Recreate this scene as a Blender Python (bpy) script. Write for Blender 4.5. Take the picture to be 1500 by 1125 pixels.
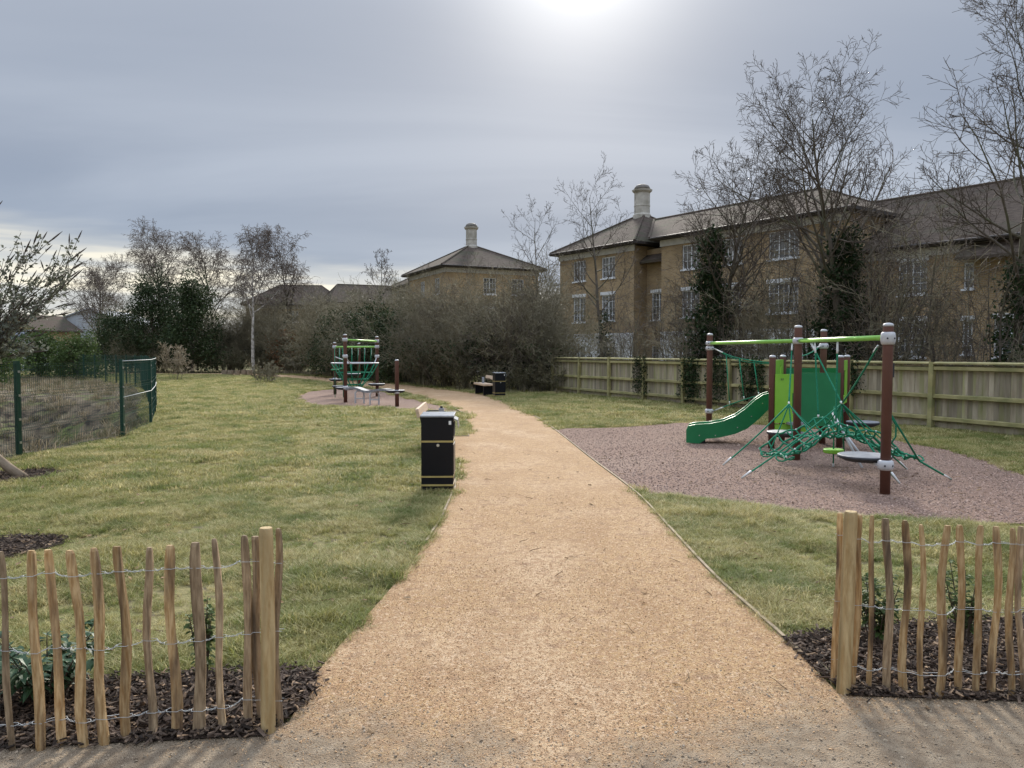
import bpy, math, random
import numpy as np
from mathutils import Vector, Matrix, noise as mnoise

for o in list(bpy.data.objects): bpy.data.objects.remove(o)
S = bpy.context.scene
COL = S.collection
R = math.radians

# ------------------------------------------------------------------ camera
CH, FPX, PIT = 1.70, 1120.0, R(2.43)
cam = bpy.data.cameras.new('camera'); cam.sensor_width = 36; cam.lens = 36 * FPX / 1500
cam.clip_start = 0.05; cam.clip_end = 2000
co = bpy.data.objects.new('camera', cam); COL.objects.link(co)
co.location = (0, 0, CH); co.rotation_euler = (R(90) - PIT, 0, 0)
S.camera = co
S.render.resolution_x = 1024; S.render.resolution_y = 768

# ------------------------------------------------------------------ light
SUN_EL, SUN_AZ = R(27.0), R(5.0)          # azimuth clockwise from +Y
SUND = Vector((math.sin(SUN_AZ) * math.cos(SUN_EL), math.cos(SUN_AZ) * math.cos(SUN_EL), math.sin(SUN_EL)))
sun = bpy.data.lights.new('sun', 'SUN'); sun.energy = 4.0; sun.angle = R(9); sun.color = (1.0, 0.93, 0.82)
so = bpy.data.objects.new('sun', sun); COL.objects.link(so)
so.rotation_euler = (-SUND).to_track_quat('-Z', 'Y').to_euler()
so.location = SUND * 60

W = bpy.data.worlds.new('World'); S.world = W; W.use_nodes = True
def build_world():
    nt = W.node_tree; N = nt.nodes; L = nt.links; N.clear()
    def n(t, **k):
        x = N.new(t)
        for a, b in k.items(): setattr(x, a, b)
        return x
    def mth(op, a, b=None, c=None, clamp=False):
        x = n('ShaderNodeMath', operation=op, use_clamp=clamp)
        for i, v in enumerate((a, b, c)):
            if v is None: continue
            if isinstance(v, (int, float)): x.inputs[i].default_value = v
            else: L.new(v, x.inputs[i])
        return x.outputs[0]
    def mix(f, a, b, mode='MIX'):
        x = n('ShaderNodeMix', data_type='RGBA', blend_type=mode)
        for i, v in ((0, f), (6, a), (7, b)):
            if isinstance(v, (int, float)): x.inputs[i].default_value = v
            elif isinstance(v, tuple): x.inputs[i].default_value = (*v, 1)
            else: L.new(v, x.inputs[i])
        return x.outputs[2]
    def mr(v, a, b, c=0., d=1., smooth=True):
        x = n('ShaderNodeMapRange', interpolation_type='SMOOTHSTEP' if smooth else 'LINEAR')
        L.new(v, x.inputs[0])
        for i, q in enumerate((a, b, c, d)): x.inputs[i + 1].default_value = q
        return x.outputs[0]
    tc = n('ShaderNodeTexCoord')
    sky = n('ShaderNodeTexSky', sky_type='NISHITA', sun_disc=False, sun_elevation=SUN_EL, sun_rotation=SUN_AZ)
    sky.air_density = 1.0; sky.dust_density = 2.0
    skyc = n('ShaderNodeVectorMath', operation='SCALE'); L.new(sky.outputs[0], skyc.inputs[0]); skyc.inputs[3].default_value = 0.02
    nrm = n('ShaderNodeVectorMath', operation='NORMALIZE'); L.new(tc.outputs['Generated'], nrm.inputs[0])
    sep = n('ShaderNodeSeparateXYZ'); L.new(nrm.outputs[0], sep.inputs[0])
    el = sep.outputs[2]
    # cloud sheet projected on a plane overhead: streaks get thinner to the horizon
    zc = mth('MAXIMUM', el, 0.0); zc = mth('ADD', zc, 0.16)
    px = mth('DIVIDE', sep.outputs[0], zc); py = mth('DIVIDE', sep.outputs[1], zc)
    cmb = n('ShaderNodeCombineXYZ'); L.new(px, cmb.inputs[0]); L.new(py, cmb.inputs[1])
    mp = n('ShaderNodeMapping'); mp.inputs['Rotation'].default_value = (0, 0, R(-32)); mp.inputs['Scale'].default_value = (0.34, 1.0, 1)
    mp.inputs['Location'].default_value = (1.7, 0.35, 0)
    L.new(cmb.outputs[0], mp.inputs[0])
    n1 = n('ShaderNodeTexNoise'); n1.inputs['Scale'].default_value = 1.0; n1.inputs['Detail'].default_value = 5; n1.inputs['Roughness'].default_value = 0.5; n1.inputs['Distortion'].default_value = 0.5
    L.new(mp.outputs[0], n1.inputs[0])
    n2 = n('ShaderNodeTexNoise'); n2.inputs['Scale'].default_value = 0.45; n2.inputs['Detail'].default_value = 3
    L.new(mp.outputs[0], n2.inputs[0])
    f1 = mr(n1.outputs[0], 0.36, 0.68)
    f2 = mr(n2.outputs[0], 0.34, 0.66)
    c = mix(f1, (0.265, 0.315, 0.405), (0.385, 0.435, 0.52))
    c = mix(mth('MULTIPLY', f2, 0.5), c, (0.35, 0.385, 0.455))
    # low sky a little paler and bluer
    low = mr(el, 0.02, 0.22, 1, 0)
    c = mix(mth('MULTIPLY', low, 0.55), c, (0.285, 0.37, 0.48))
    # broken edge of the sheet near the horizon: pale warm clear strip, highest to the left
    edge = mth('MULTIPLY_ADD', sep.outputs[0], -0.10, 0.088)
    edge = mth('MULTIPLY_ADD', mth('SUBTRACT', n1.outputs[0], 0.5), 0.085, edge)
    dlt = mth('SUBTRACT', edge, el)
    gap = mr(dlt, -0.018, 0.03)
    n3 = n('ShaderNodeTexNoise'); n3.inputs['Scale'].default_value = 4.0; n3.inputs['Detail'].default_value = 4
    mp3 = n('ShaderNodeMapping'); mp3.inputs['Scale'].default_value = (1.2, 1.2, 14); L.new(nrm.outputs[0], mp3.inputs[0]); L.new(mp3.outputs[0], n3.inputs[0])
    strip = mix(mr(n3.outputs[0], 0.38, 0.66), (0.56, 0.58, 0.58), (1.0, 0.93, 0.75))
    c = mix(gap, c, strip)
    # overcast luminance rises to the zenith, exaggerated above the view to light the scene
    zb = mr(el, 0.38, 0.80, 1.0, 4.0)
    sc = n('ShaderNodeVectorMath', operation='SCALE'); L.new(c, sc.inputs[0]); L.new(zb, sc.inputs[3])
    c = mix(0.15, sc.outputs[0], skyc.outputs[0])
    # sun behind the thin sheet: broad aureole
    dt = n('ShaderNodeVectorMath', operation='DOT_PRODUCT'); L.new(nrm.outputs[0], dt.inputs[0]); dt.inputs[1].default_value = SUND
    d = mth('MAXIMUM', dt.outputs['Value'], 0.0)
    g = mth('ADD', mth('MULTIPLY', mth('POWER', d, 2200), 2.2), mth('MULTIPLY', mth('POWER', d, 150), 0.42))
    g = mth('ADD', g, mth('MULTIPLY', mth('POWER', d, 24), 0.03))
    gm = mth('MULTIPLY', g, mth('MULTIPLY_ADD', n1.outputs[0], 0.5, 0.75))
    gc = n('ShaderNodeVectorMath', operation='SCALE'); gc.inputs[0].default_value = (1.0, 0.97, 0.90); L.new(gm, gc.inputs[3])
    c = mix(1.0, c, gc.outputs[0], 'ADD')
    bg = n('ShaderNodeBackground'); L.new(c, bg.inputs[0]); bg.inputs[1].default_value = 1.0
    out = n('ShaderNodeOutputWorld'); L.new(bg.outputs[0], out.inputs[0])
build_world()
S.view_settings.view_transform = 'Standard'; S.view_settings.look = 'None'
S.view_settings.exposure = 0.42; S.view_settings.gamma = 1.0
S.view_settings.use_curve_mapping = False

# ------------------------------------------------------------------ helpers
def ray(u, v):
    x = (u - 750) / FPX; y = -(v - 562.5) / FPX
    return Vector((x, math.cos(PIT) + y * math.sin(PIT), -math.sin(PIT) + y * math.cos(PIT)))
def G(u, v, z=0.0):                 # point of the ground seen at a place of the photograph
    d = ray(u, v); t = (z - CH) / d.z
    return Vector((d.x * t, d.y * t, z))
def at(u, v, Y):                    # point at distance Y
    d = ray(u, v); t = Y / d.y
    return Vector((d.x * t, Y, CH + d.z * t))

class MB:
    def __init__(s): s.v = []; s.f = []; s.m = []; s.mi = 0
    def add(s, vs, fs):
        b = len(s.v); s.v.extend(vs)
        for f in fs: s.f.append(tuple(i + b for i in f)); s.m.append(s.mi)
    def box(s, c, sz, rot=None):
        x, y, z = sz[0] / 2, sz[1] / 2, sz[2] / 2
        P = [(-x, -y, -z), (x, -y, -z), (x, y, -z), (-x, y, -z), (-x, -y, z), (x, -y, z), (x, y, z), (-x, y, z)]
        if rot is not None: P = [tuple(rot @ Vector(p)) for p in P]
        s.add([(p[0] + c[0], p[1] + c[1], p[2] + c[2]) for p in P],
              [(0, 3, 2, 1), (4, 5, 6, 7), (0, 1, 5, 4), (1, 2, 6, 5), (2, 3, 7, 6), (3, 0, 4, 7)])
        return s
    def tube(s, pts, rad, n=6, cap=True, ref=None):
        pts = [Vector(p) for p in pts]; k = len(pts)
        if not isinstance(rad, (list, tuple)): rad = [rad] * k
        vs = []; prev = None
        for i, p in enumerate(pts):
            d = (pts[min(i + 1, k - 1)] - pts[max(i - 1, 0)])
            if d.length < 1e-9: d = Vector((0, 0, 1))
            d.normalize()
            if prev is None:
                a = Vector((1, 0, 0)) if abs(d.x) < 0.8 else Vector((0, 1, 0))
                u = d.cross(a).normalized()
            else:
                u = prev - d * prev.dot(d)
                if u.length < 1e-6: u = d.orthogonal()
                u.normalize()
            prev = u; w = d.cross(u)
            for j in range(n):
                t = 2 * math.pi * j / n
                q = p + (u * math.cos(t) + w * math.sin(t)) * rad[i]
                vs.append((q.x, q.y, q.z))
        fs = []
        for i in range(k - 1):
            for j in range(n):
                fs.append((i * n + j, i * n + (j + 1) % n, (i + 1) * n + (j + 1) % n, (i + 1) * n + j))
        if cap:
            fs.append(tuple(range(n - 1, -1, -1))); fs.append(tuple((k - 1) * n + j for j in range(n)))
        s.add(vs, fs); return s
    def lathe(s, prof, c=(0, 0, 0), n=16):          # prof: list of (r, z)
        vs = []; fs = []
        for r, z in prof:
            for j in range(n):
                t = 2 * math.pi * j / n
                vs.append((c[0] + r * math.cos(t), c[1] + r * math.sin(t), c[2] + z))
        k = len(prof)
        for i in range(k - 1):
            for j in range(n): fs.append((i * n + j, i * n + (j + 1) % n, (i + 1) * n + (j + 1) % n, (i + 1) * n + j))
        fs.append(tuple(range(n - 1, -1, -1))); fs.append(tuple((k - 1) * n + j for j in range(n)))
        s.add(vs, fs); return s
    def slab(s, outline, f):                        # outline of 2-d points, f(p, side) -> 3-d point for side 0 / 1
        k = len(outline)
        s.add([tuple(f(p, 0)) for p in outline] + [tuple(f(p, 1)) for p in outline],
              [tuple(range(k - 1, -1, -1)), tuple(range(k, 2 * k))] + [(i, (i + 1) % k, k + (i + 1) % k, k + i) for i in range(k)])
        return s
    def quad(s, c, u, w):
        s.add([tuple(c - u - w), tuple(c + u - w), tuple(c + u + w), tuple(c - u + w)], [(0, 1, 2, 3)])

def mesh(mb, mats, smooth=False, name='mesh'):
    me = bpy.data.meshes.new(name); me.from_pydata(mb.v, [], mb.f)
    if not isinstance(mats, (list, tuple)): mats = [mats]
    for m in mats: me.materials.append(m)
    if len(mats) > 1: me.polygons.foreach_set('material_index', mb.m)
    if smooth: me.polygons.foreach_set('use_smooth', [True] * len(me.polygons))
    me.update(); return me
def obj(name, mb, mats, parent=None, smooth=False, world=False, bevel=0, loc=None, rot=None):
    me = mb if isinstance(mb, bpy.types.Mesh) else mesh(mb, mats, smooth, name)
    o = bpy.data.objects.new(name, me); COL.objects.link(o)
    if parent is not None:
        o.parent = parent
        if world: o.matrix_parent_inverse = world_of(parent).inverted()
    if loc is not None: o.location = loc
    if rot is not None: o.rotation_euler = rot
    if bevel:
        b = o.modifiers.new('bevel', 'BEVEL'); b.width = bevel; b.segments = 2; b.limit_method = 'ANGLE'
    return o
def world_of(o):
    return Matrix.LocRotScale(o.location, o.rotation_euler, o.scale) if o.parent is None else world_of(o.parent) @ o.matrix_parent_inverse @ Matrix.LocRotScale(o.location, o.rotation_euler, o.scale)
def tag(o, label=None, cat=None, group=None, kind=None):
    if label: o['label'] = label
    if cat: o['category'] = cat
    if group: o['group'] = group
    if kind: o['kind'] = kind
    return o
def thing(name, label, cat, loc=(0, 0, 0), rz=0, group=None):
    o = bpy.data.objects.new(name, None); COL.objects.link(o); o.location = loc; o.rotation_euler = (0, 0, rz)
    o.empty_display_size = 0.2
    return tag(o, label, cat, group)
KIDS = {}
def copy_thing(root, loc, rz, scale, label, group=None):
    r = root.copy(); COL.objects.link(r); r.location = loc; r.rotation_euler = (0, 0, rz); r.scale = scale if isinstance(scale, tuple) else (scale,) * 3
    r['label'] = label
    if group: r['group'] = group
    for ch in [c for c in bpy.data.objects if c.parent == root]:
        c = ch.copy(); COL.objects.link(c); c.parent = r
    return r

# ------------------------------------------------------------------ materials
def mat(name, c1, c2=None, scale=6, rough=0.8, bump=0.0, bscale=60, rnd=0.0, stretch=(1, 1, 1), metal=0.0, spec=0.3, detail=4, lo=0.35, hi=0.65, c3=None, s3=1.5, coat=0):
    m = bpy.data.materials.new(name); m.use_nodes = True
    nt = m.node_tree; N = nt.nodes; L = nt.links
    b = N['Principled BSDF']; b.inputs['Roughness'].default_value = rough; b.inputs['Metallic'].default_value = metal
    b.inputs['Specular IOR Level'].default_value = spec
    if coat: b.inputs['Coat Weight'].default_value = coat; b.inputs['Coat Roughness'].default_value = 0.25
    tc = N.new('ShaderNodeTexCoord'); mp = N.new('ShaderNodeMapping'); mp.inputs['Scale'].default_value = stretch
    L.new(tc.outputs['Object'], mp.inputs[0])
    oi = N.new('ShaderNodeObjectInfo')
    if rnd:
        ad = N.new('ShaderNodeVectorMath'); ad.operation = 'ADD'
        mu = N.new('ShaderNodeMath'); mu.operation = 'MULTIPLY'; mu.inputs[1].default_value = 37.0; L.new(oi.outputs['Random'], mu.inputs[0])
        L.new(mp.outputs[0], ad.inputs[0]); L.new(mu.outputs[0], ad.inputs[1]); vec = ad.outputs[0]
    else: vec = mp.outputs[0]
    def noise(sc, dt=4):
        x = N.new('ShaderNodeTexNoise'); x.inputs['Scale'].default_value = sc; x.inputs['Detail'].default_value = dt; L.new(vec, x.inputs[0]); return x.outputs[0]
    def mixc(f, a, bb):
        x = N.new('ShaderNodeMix'); x.data_type = 'RGBA'
        L.new(f, x.inputs[0])
        for i, q in ((6, a), (7, bb)):
            if isinstance(q, tuple): x.inputs[i].default_value = (*q, 1)
            else: L.new(q, x.inputs[i])
        return x.outputs[2]
    def rng(v, a, bb, c=0., d=1.):
        x = N.new('ShaderNodeMapRange'); L.new(v, x.inputs[0])
        for i, q in enumerate((a, bb, c, d)): x.inputs[i + 1].default_value = q
        return x.outputs[0]
    col = c1
    if c2 is not None: col = mixc(rng(noise(scale, detail), lo, hi), c1, c2)
    if c3 is not None: col = mixc(rng(noise(s3, 5), 0.48, 0.7), col, c3)
    if rnd:
        h = N.new('ShaderNodeHueSaturation')
        L.new(rng(oi.outputs['Random'], 0, 1, 1 - rnd, 1 + rnd), h.inputs['Value'])
        if isinstance(col, tuple): h.inputs['Color'].default_value = (*col, 1)
        else: L.new(col, h.inputs['Color'])
        col = h.outputs[0]
    if isinstance(col, tuple): b.inputs['Base Color'].default_value = (*col, 1)
    else: L.new(col, b.inputs['Base Color'])
    if bump:
        bp = N.new('ShaderNodeBump'); bp.inputs['Strength'].default_value = bump; bp.inputs['Distance'].default_value = 0.02
        L.new(noise(bscale, 5), bp.inputs['Height']); L.new(bp.outputs[0], b.inputs['Normal'])
    return m

def leafmat(name, c1, c2, rough=0.55, trans=0.25):
    m = mat(name, c1, c2, scale=2.5, rough=rough, rnd=0.2, spec=0.12 if rough > .5 else .3)
    nt = m.node_tree; N = nt.nodes; L = nt.links; b = N['Principled BSDF']
    out = N['Material Output']; tr = N.new('ShaderNodeBsdfTranslucent'); mx = N.new('ShaderNodeMixShader'); mx.inputs[0].default_value = trans
    src = b.inputs['Base Color'].links[0].from_socket; L.new(src, tr.inputs[0])
    L.new(b.outputs[0], mx.inputs[1]); L.new(tr.outputs[0], mx.inputs[2]); L.new(mx.outputs[0], out.inputs[0])
    return m

def groundmat(name, stages, bump=0.4, bscale=40, rough=0.95, detail_bump=None):
    """stages: list of (colour, noise scale, lo, hi) mixed one over the other in world position"""
    m = bpy.data.materials.new(name); m.use_nodes = True
    nt = m.node_tree; N = nt.nodes; L = nt.links
    b = N['Principled BSDF']; b.inputs['Roughness'].default_value = rough; b.inputs['Specular IOR Level'].default_value = 0.15
    g = N.new('ShaderNodeNewGeometry'); pos = g.outputs['Position']; col = None
    for i, st in enumerate(stages):
        c, sc, lo, hi = st[:4]
        if col is None:
            col = N.new('ShaderNodeRGB'); col.outputs[0].default_value = (*c, 1); col = col.outputs[0]; continue
        mp = N.new('ShaderNodeMapping'); mp.inputs['Location'].default_value = (i * 7.3, i * 3.1, 0)
        if len(st) > 4: mp.inputs['Scale'].default_value = st[4]
        L.new(pos, mp.inputs[0])
        x = N.new('ShaderNodeTexNoise'); x.inputs['Scale'].default_value = sc; x.inputs['Detail'].default_value = 5; L.new(mp.outputs[0], x.inputs[0])
        r = N.new('ShaderNodeMapRange'); L.new(x.outputs[0], r.inputs[0]); r.inputs[1].default_value = lo; r.inputs[2].default_value = hi
        mx = N.new('ShaderNodeMix'); mx.data_type = 'RGBA'; L.new(r.outputs[0], mx.inputs[0]); L.new(col, mx.inputs[6]); mx.inputs[7].default_value = (*c, 1)
        col = mx.outputs[2]
    L.new(col, b.inputs['Base Color'])
    x = N.new('ShaderNodeTexNoise'); x.inputs['Scale'].default_value = bscale; x.inputs['Detail'].default_value = 6; L.new(pos, x.inputs[0])
    bp = N.new('ShaderNodeBump'); bp.inputs['Strength'].default_value = bump; bp.inputs['Distance'].default_value = 0.03
    L.new(x.outputs[0], bp.inputs['Height']); L.new(bp.outputs[0], b.inputs['Normal'])
    m['col'] = 1
    return m, col, pos

M = {}
M['ground'], _, _ = groundmat('lawn_ground', [((.165, .145, .060), 1, 0, 1), ((.24, .20, .095), 0.45, .42, .66, (1, 2.2, 1)), ((.11, .12, .038), 1.6, .50, .68), ((.095, .075, .045), 5, .52, .66, (1, 1.8, 1))], bump=.8, bscale=22)
M['scrubground'], _, _ = groundmat('scrub_ground', [((.095, .072, .046), 1, 0, 1), ((.16, .13, .085), 2.0, .48, .68), ((.10, .115, .035), 0.9, .50, .64), ((.030, .022, .016), 2.4, .48, .62)], bump=1.0, bscale=9)
M['mulch'], _, _ = groundmat('mulch_ground', [((.040, .027, .020), 1, 0, 1), ((.075, .052, .038), 30, .5, .65)], bump=1.0, bscale=40)
M['rubber'], _, _ = groundmat('play_surface', [((.235, .150, .112), 1, 0, 1), ((.36, .25, .195), 60, .48, .62), ((.105, .068, .053), 75, .52, .64), ((.28, .195, .150), 0.5, .45, .7)], bump=.9, bscale=90)
def pathmat():
    m, col, pos = groundmat('path_gravel', [((.48, .312, .155), 1, 0, 1), ((.62, .45, .285), 0.75, .48, .68), ((.37, .225, .105), 1.3, .48, .70, (1.6, .7, 1)), ((.60, .44, .28), 70, .50, .64), ((.36, .21, .115), 80, .50, .64), ((.32, .20, .12), 9, .53, .72), ((.40, .25, .14), 26, .46, .66), ((.60, .43, .28), 38, .56, .68)], bump=.9, bscale=110)
    nt = m.node_tree; N = nt.nodes; L = nt.links; b = N['Principled BSDF']
    # trodden soil at the entrance
    sp = N.new('ShaderNodeSeparateXYZ'); L.new(pos, sp.inputs[0])
    nz = N.new('ShaderNodeTexNoise'); nz.inputs['Scale'].default_value = 2.6; nz.inputs['Detail'].default_value = 8; nz.inputs['Roughness'].default_value = 0.68; L.new(pos, nz.inputs[0])
    ax = N.new('ShaderNodeMath'); ax.operation = 'SUBTRACT'; L.new(sp.outputs[0], ax.inputs[0]); ax.inputs[1].default_value = 0.15
    ab = N.new('ShaderNodeMath'); ab.operation = 'ABSOLUTE'; L.new(ax.outputs[0], ab.inputs[0])
    m1 = N.new('ShaderNodeMath'); m1.operation = 'MULTIPLY_ADD'; L.new(ab.outputs[0], m1.inputs[0]); m1.inputs[1].default_value = -0.42; L.new(sp.outputs[1], m1.inputs[2])
    m2 = N.new('ShaderNodeMath'); m2.operation = 'MULTIPLY_ADD'; L.new(nz.outputs[0], m2.inputs[0]); m2.inputs[1].default_value = 1.7; L.new(m1.outputs[0], m2.inputs[2])
    r = N.new('ShaderNodeMapRange'); L.new(m2.outputs[0], r.inputs[0]); r.inputs[1].default_value = 4.15; r.inputs[2].default_value = 3.55; r.inputs[3].default_value = 0; r.inputs[4].default_value = 0.92
    n2 = N.new('ShaderNodeTexNoise'); n2.inputs['Scale'].default_value = 14; n2.inputs['Detail'].default_value = 6; L.new(pos, n2.inputs[0])
    r2 = N.new('ShaderNodeMapRange'); L.new(n2.outputs[0], r2.inputs[0]); r2.inputs[1].default_value = .38; r2.inputs[2].default_value = .66
    sc = N.new('ShaderNodeMix'); sc.data_type = 'RGBA'; L.new(r2.outputs[0], sc.inputs[0]); sc.inputs[6].default_value = (.215, .165, .115, 1); sc.inputs[7].default_value = (.33, .265, .19, 1)
    mx = N.new('ShaderNodeMix'); mx.data_type = 'RGBA'; L.new(r.outputs[0], mx.inputs[0]); L.new(col, mx.inputs[6]); L.new(sc.outputs[2], mx.inputs[7])
    L.new(mx.outputs[2], b.inputs['Base Color'])
    return m
M['path'] = pathmat()
M['edging'] = mat('edging_timber', (.22, .17, .11), (.32, .25, .165), 12, stretch=(1, 1, 1), rough=.9, rnd=.15, bump=.3)
M['pale'] = mat('split_chestnut', (.34, .20, .08), (.58, .41, .215), 9, rough=.75, bump=.45, bscale=45, rnd=.24, stretch=(9, 9, 1.2), c3=(.11, .07, .042), s3=2.2)
M['palegrey'] = mat('weathered_chestnut', (.24, .165, .095), (.46, .34, .21), 9, rough=.8, bump=.45, bscale=45, rnd=.22, stretch=(9, 9, 1.2), c3=(.10, .07, .045), s3=2.2)
M['post'] = mat('peeled_post', (.37, .25, .11), (.56, .42, .22), 8, rough=.75, bump=.5, bscale=40, rnd=.12, stretch=(7, 7, .9), c3=(.23, .17, .08), s3=2.0)
M['wire'] = mat('galvanised_wire', (.50, .51, .50), (.40, .41, .40), 30, rough=.6, metal=.2)
M['black'] = mat('black_steel', (.004, .0045, .008), (.006, .0065, .010), 3, rough=.36, spec=.25, bump=.03, bscale=9)
M['blacksheen'] = mat('bin_side_sheen', (.05, .05, .052), (.075, .072, .068), 5, rough=.35, spec=.5)
M['lid'] = mat('bin_lid', (.20, .22, .25), (.28, .30, .33), 6, rough=.22, spec=.7)
M['gold'] = mat('gold_band', (.42, .33, .12), (.34, .26, .09), 9, rough=.5, spec=.5)
M['chrome'] = mat('lock_steel', (.6, .6, .6), None, rough=.3, metal=.8)
M['white'] = mat('white_plastic', (.72, .72, .70), (.64, .64, .62), 9, rough=.5)
M['benchwood'] = mat('bench_hardwood', (.50, .36, .24), (.60, .46, .33), 8, rough=.7, stretch=(.4, 5, 5), rnd=.06, bump=.2)
M['postbrown'] = mat('brown_post', (.105, .045, .032), (.125, .056, .040), 5, rough=.55, spec=.35, bump=.08, bscale=40)
M['clamp'] = mat('grey_clamp', (.50, .50, .51), (.42, .42, .43), 12, rough=.5)
M['limebar'] = mat('lime_bar', (.20, .44, .06), (.24, .50, .09), 4, rough=.4, spec=.5)
M['lime'] = mat('lime_panel', (.19, .44, .035), (.23, .49, .05), 3, rough=.5, spec=.4)
M['green'] = mat('green_panel', (.008, .150, .052), (.012, .175, .062), 3, rough=.42, spec=.45, bump=.05, bscale=8)
M['rope'] = mat('green_rope', (.010, .165, .085), (.022, .23, .125), 60, rough=.8, bump=.5, bscale=200)
M['pad'] = mat('black_rubber_pad', (.03, .032, .036), (.05, .05, .055), 12, rough=.7)
M['padtop'] = mat('grey_pad_top', (.17, .175, .19), (.25, .255, .27), 10, rough=.55)
M['fencegreen'] = mat('green_coated_steel', (.004, .034, .022), (.006, .045, .028), 3, rough=.4, spec=.45)
M['fencewire'] = mat('green_mesh_wire', (.018, .058, .042), None, rough=.45)
M['board'] = mat('weathered_board', (.26, .215, .15), (.38, .325, .24), 3, rough=.9, bump=.4, bscale=30, rnd=.30, stretch=(4, 4, .5), c3=(.27, .26, .12), s3=1.6)
M['rail'] = mat('mossy_rail', (.27, .24, .105), (.37, .32, .16), 4, rough=.9, bump=.35, bscale=25, rnd=.14, c3=(.20, .195, .085), s3=2.5)
M['bark'] = mat('bark', (.085, .070, .055), (.13, .11, .085), 9, rough=.95, bump=.6, bscale=22, stretch=(1, 1, .4), c3=(.10, .105, .06), s3=2)
M['twig'] = mat('twigs', (.075, .058, .046), (.11, .088, .068), 1.5, rough=.9)
M['twigpale'] = mat('olive_twigs', (.170, .150, .098), (.235, .205, .135), 1.0, rough=.9, rnd=.18)
M['twigred'] = mat('birch_twigs', (.125, .10, .082), (.175, .14, .118), 1.5, rough=.9)
M['birch'] = mat('birch_bark', (.58, .54, .48), (.40, .35, .30), 5, rough=.8, c3=(.12, .10, .08), s3=3)
M['ivy'] = leafmat('ivy_leaves', (.016, .030, .012), (.036, .058, .022), .75, .12)
M['evergreen'] = leafmat('evergreen_leaves', (.020, .034, .014), (.050, .068, .028), .6, .15)
M['greenbush'] = leafmat('fresh_leaves', (.050, .080, .024), (.09, .125, .04), .6, .25)
M['bramble'] = leafmat('bramble_leaves', (.105, .110, .055), (.19, .16, .095), .7, .25)
M['rust'] = leafmat('dead_beech_leaves', (.14, .065, .032), (.19, .10, .05), .8, .3)
M['laurel'] = leafmat('glossy_leaves', (.022, .055, .022), (.045, .09, .036), .5, .12)
M['budd'] = leafmat('grey_leaves', (.115, .125, .090), (.21, .215, .165), .7, .3)
M['twiglight'] = mat('pale_twigs', (.30, .24, .16), (.38, .31, .21), 1.5, rough=.9)
M['seed'] = mat('seed_spikes', (.085, .065, .052), (.055, .042, .034), 20, rough=.95)
M['brickA'] = None
def brickmat(name, c1, c2, mortar):
    m = bpy.data.materials.new(name); m.use_nodes = True; nt = m.node_tree; N = nt.nodes; L = nt.links; b = N['Principled BSDF']
    b.inputs['Roughness'].default_value = .92; b.inputs['Specular IOR Level'].default_value = .15
    tc = N.new('ShaderNodeTexCoord'); sp = N.new('ShaderNodeSeparateXYZ'); L.new(tc.outputs['Object'], sp.inputs[0])
    ad = N.new('ShaderNodeMath'); L.new(sp.outputs[0], ad.inputs[0]); L.new(sp.outputs[1], ad.inputs[1])
    cb = N.new('ShaderNodeCombineXYZ'); L.new(ad.outputs[0], cb.inputs[0]); L.new(sp.outputs[2], cb.inputs[1])
    br = N.new('ShaderNodeTexBrick'); L.new(cb.outputs[0], br.inputs[0])
    br.inputs['Color1'].default_value = (*c1, 1); br.inputs['Color2'].default_value = (*c2, 1); br.inputs['Mortar'].default_value = (*mortar, 1)
    br.inputs['Scale'].default_value = 1; br.inputs['Brick Width'].default_value = .225; br.inputs['Row Height'].default_value = .075; br.inputs['Mortar Size'].default_value = .010
    nz = N.new('ShaderNodeTexNoise'); nz.inputs['Scale'].default_value = .7; nz.inputs['Detail'].default_value = 6; L.new(cb.outputs[0], nz.inputs[0])
    r = N.new('ShaderNodeMapRange'); L.new(nz.outputs[0], r.inputs[0]); r.inputs[1].default_value = .3; r.inputs[2].default_value = .7; r.inputs[3].default_value = .78; r.inputs[4].default_value = 1.18
    h = N.new('ShaderNodeHueSaturation'); L.new(r.outputs[0], h.inputs['Value']); L.new(br.outputs[0], h.inputs['Color']); L.new(h.outputs[0], b.inputs['Base Color'])
    return m
M['brickA'] = brickmat('yellow_stock_brick', (.355, .245, .125), (.26, .175, .092), (.33, .28, .20))
M['brickB'] = brickmat('buff_brick', (.43, .30, .15), (.34, .23, .115), (.37, .32, .24))
M['render'] = mat('white_render', (.58, .58, .57), (.66, .66, .65), 1.2, rough=.9, c3=(.46, .46, .44), s3=.8)
M['rooftile'] = mat('brown_roof_tiles', (.062, .047, .038), (.105, .082, .066), 3.5, rough=.95, stretch=(1, 1, 5), bump=.8, bscale=9, c3=(.07, .066, .045), s3=.6, spec=.08)
M['fascia'] = mat('dark_fascia', (.045, .038, .034), (.06, .05, .045), 5, rough=.6)
M['cornice'] = mat('cream_cornice', (.42, .40, .36), (.50, .48, .43), 3, rough=.8)
M['stone'] = mat('chimney_stone', (.50, .47, .41), (.40, .37, .32), 3, rough=.9, c3=(.27, .25, .20), s3=1.3)
M['lead'] = mat('lead_dome', (.11, .10, .085), (.16, .14, .12), 4, rough=.7)
M['upvc'] = mat('white_window_frame', (.66, .67, .68), None, rough=.45)
M['glass'] = mat('window_glass', (.04, .045, .05), (.13, .135, .14), 1.2, rough=.12, spec=.6)
M['shed'] = mat('pale_cladding', (.40, .42, .45), (.46, .48, .50), 1, rough=.6, stretch=(6, 6, .3))
M['shedgreen'] = mat('green_roof_sheet', (.20, .30, .28), (.25, .34, .32), 1, rough=.6)
M['solar'] = mat('slate_blue_roof', (.07, .08, .11), (.10, .11, .14), 2, rough=.4)
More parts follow.
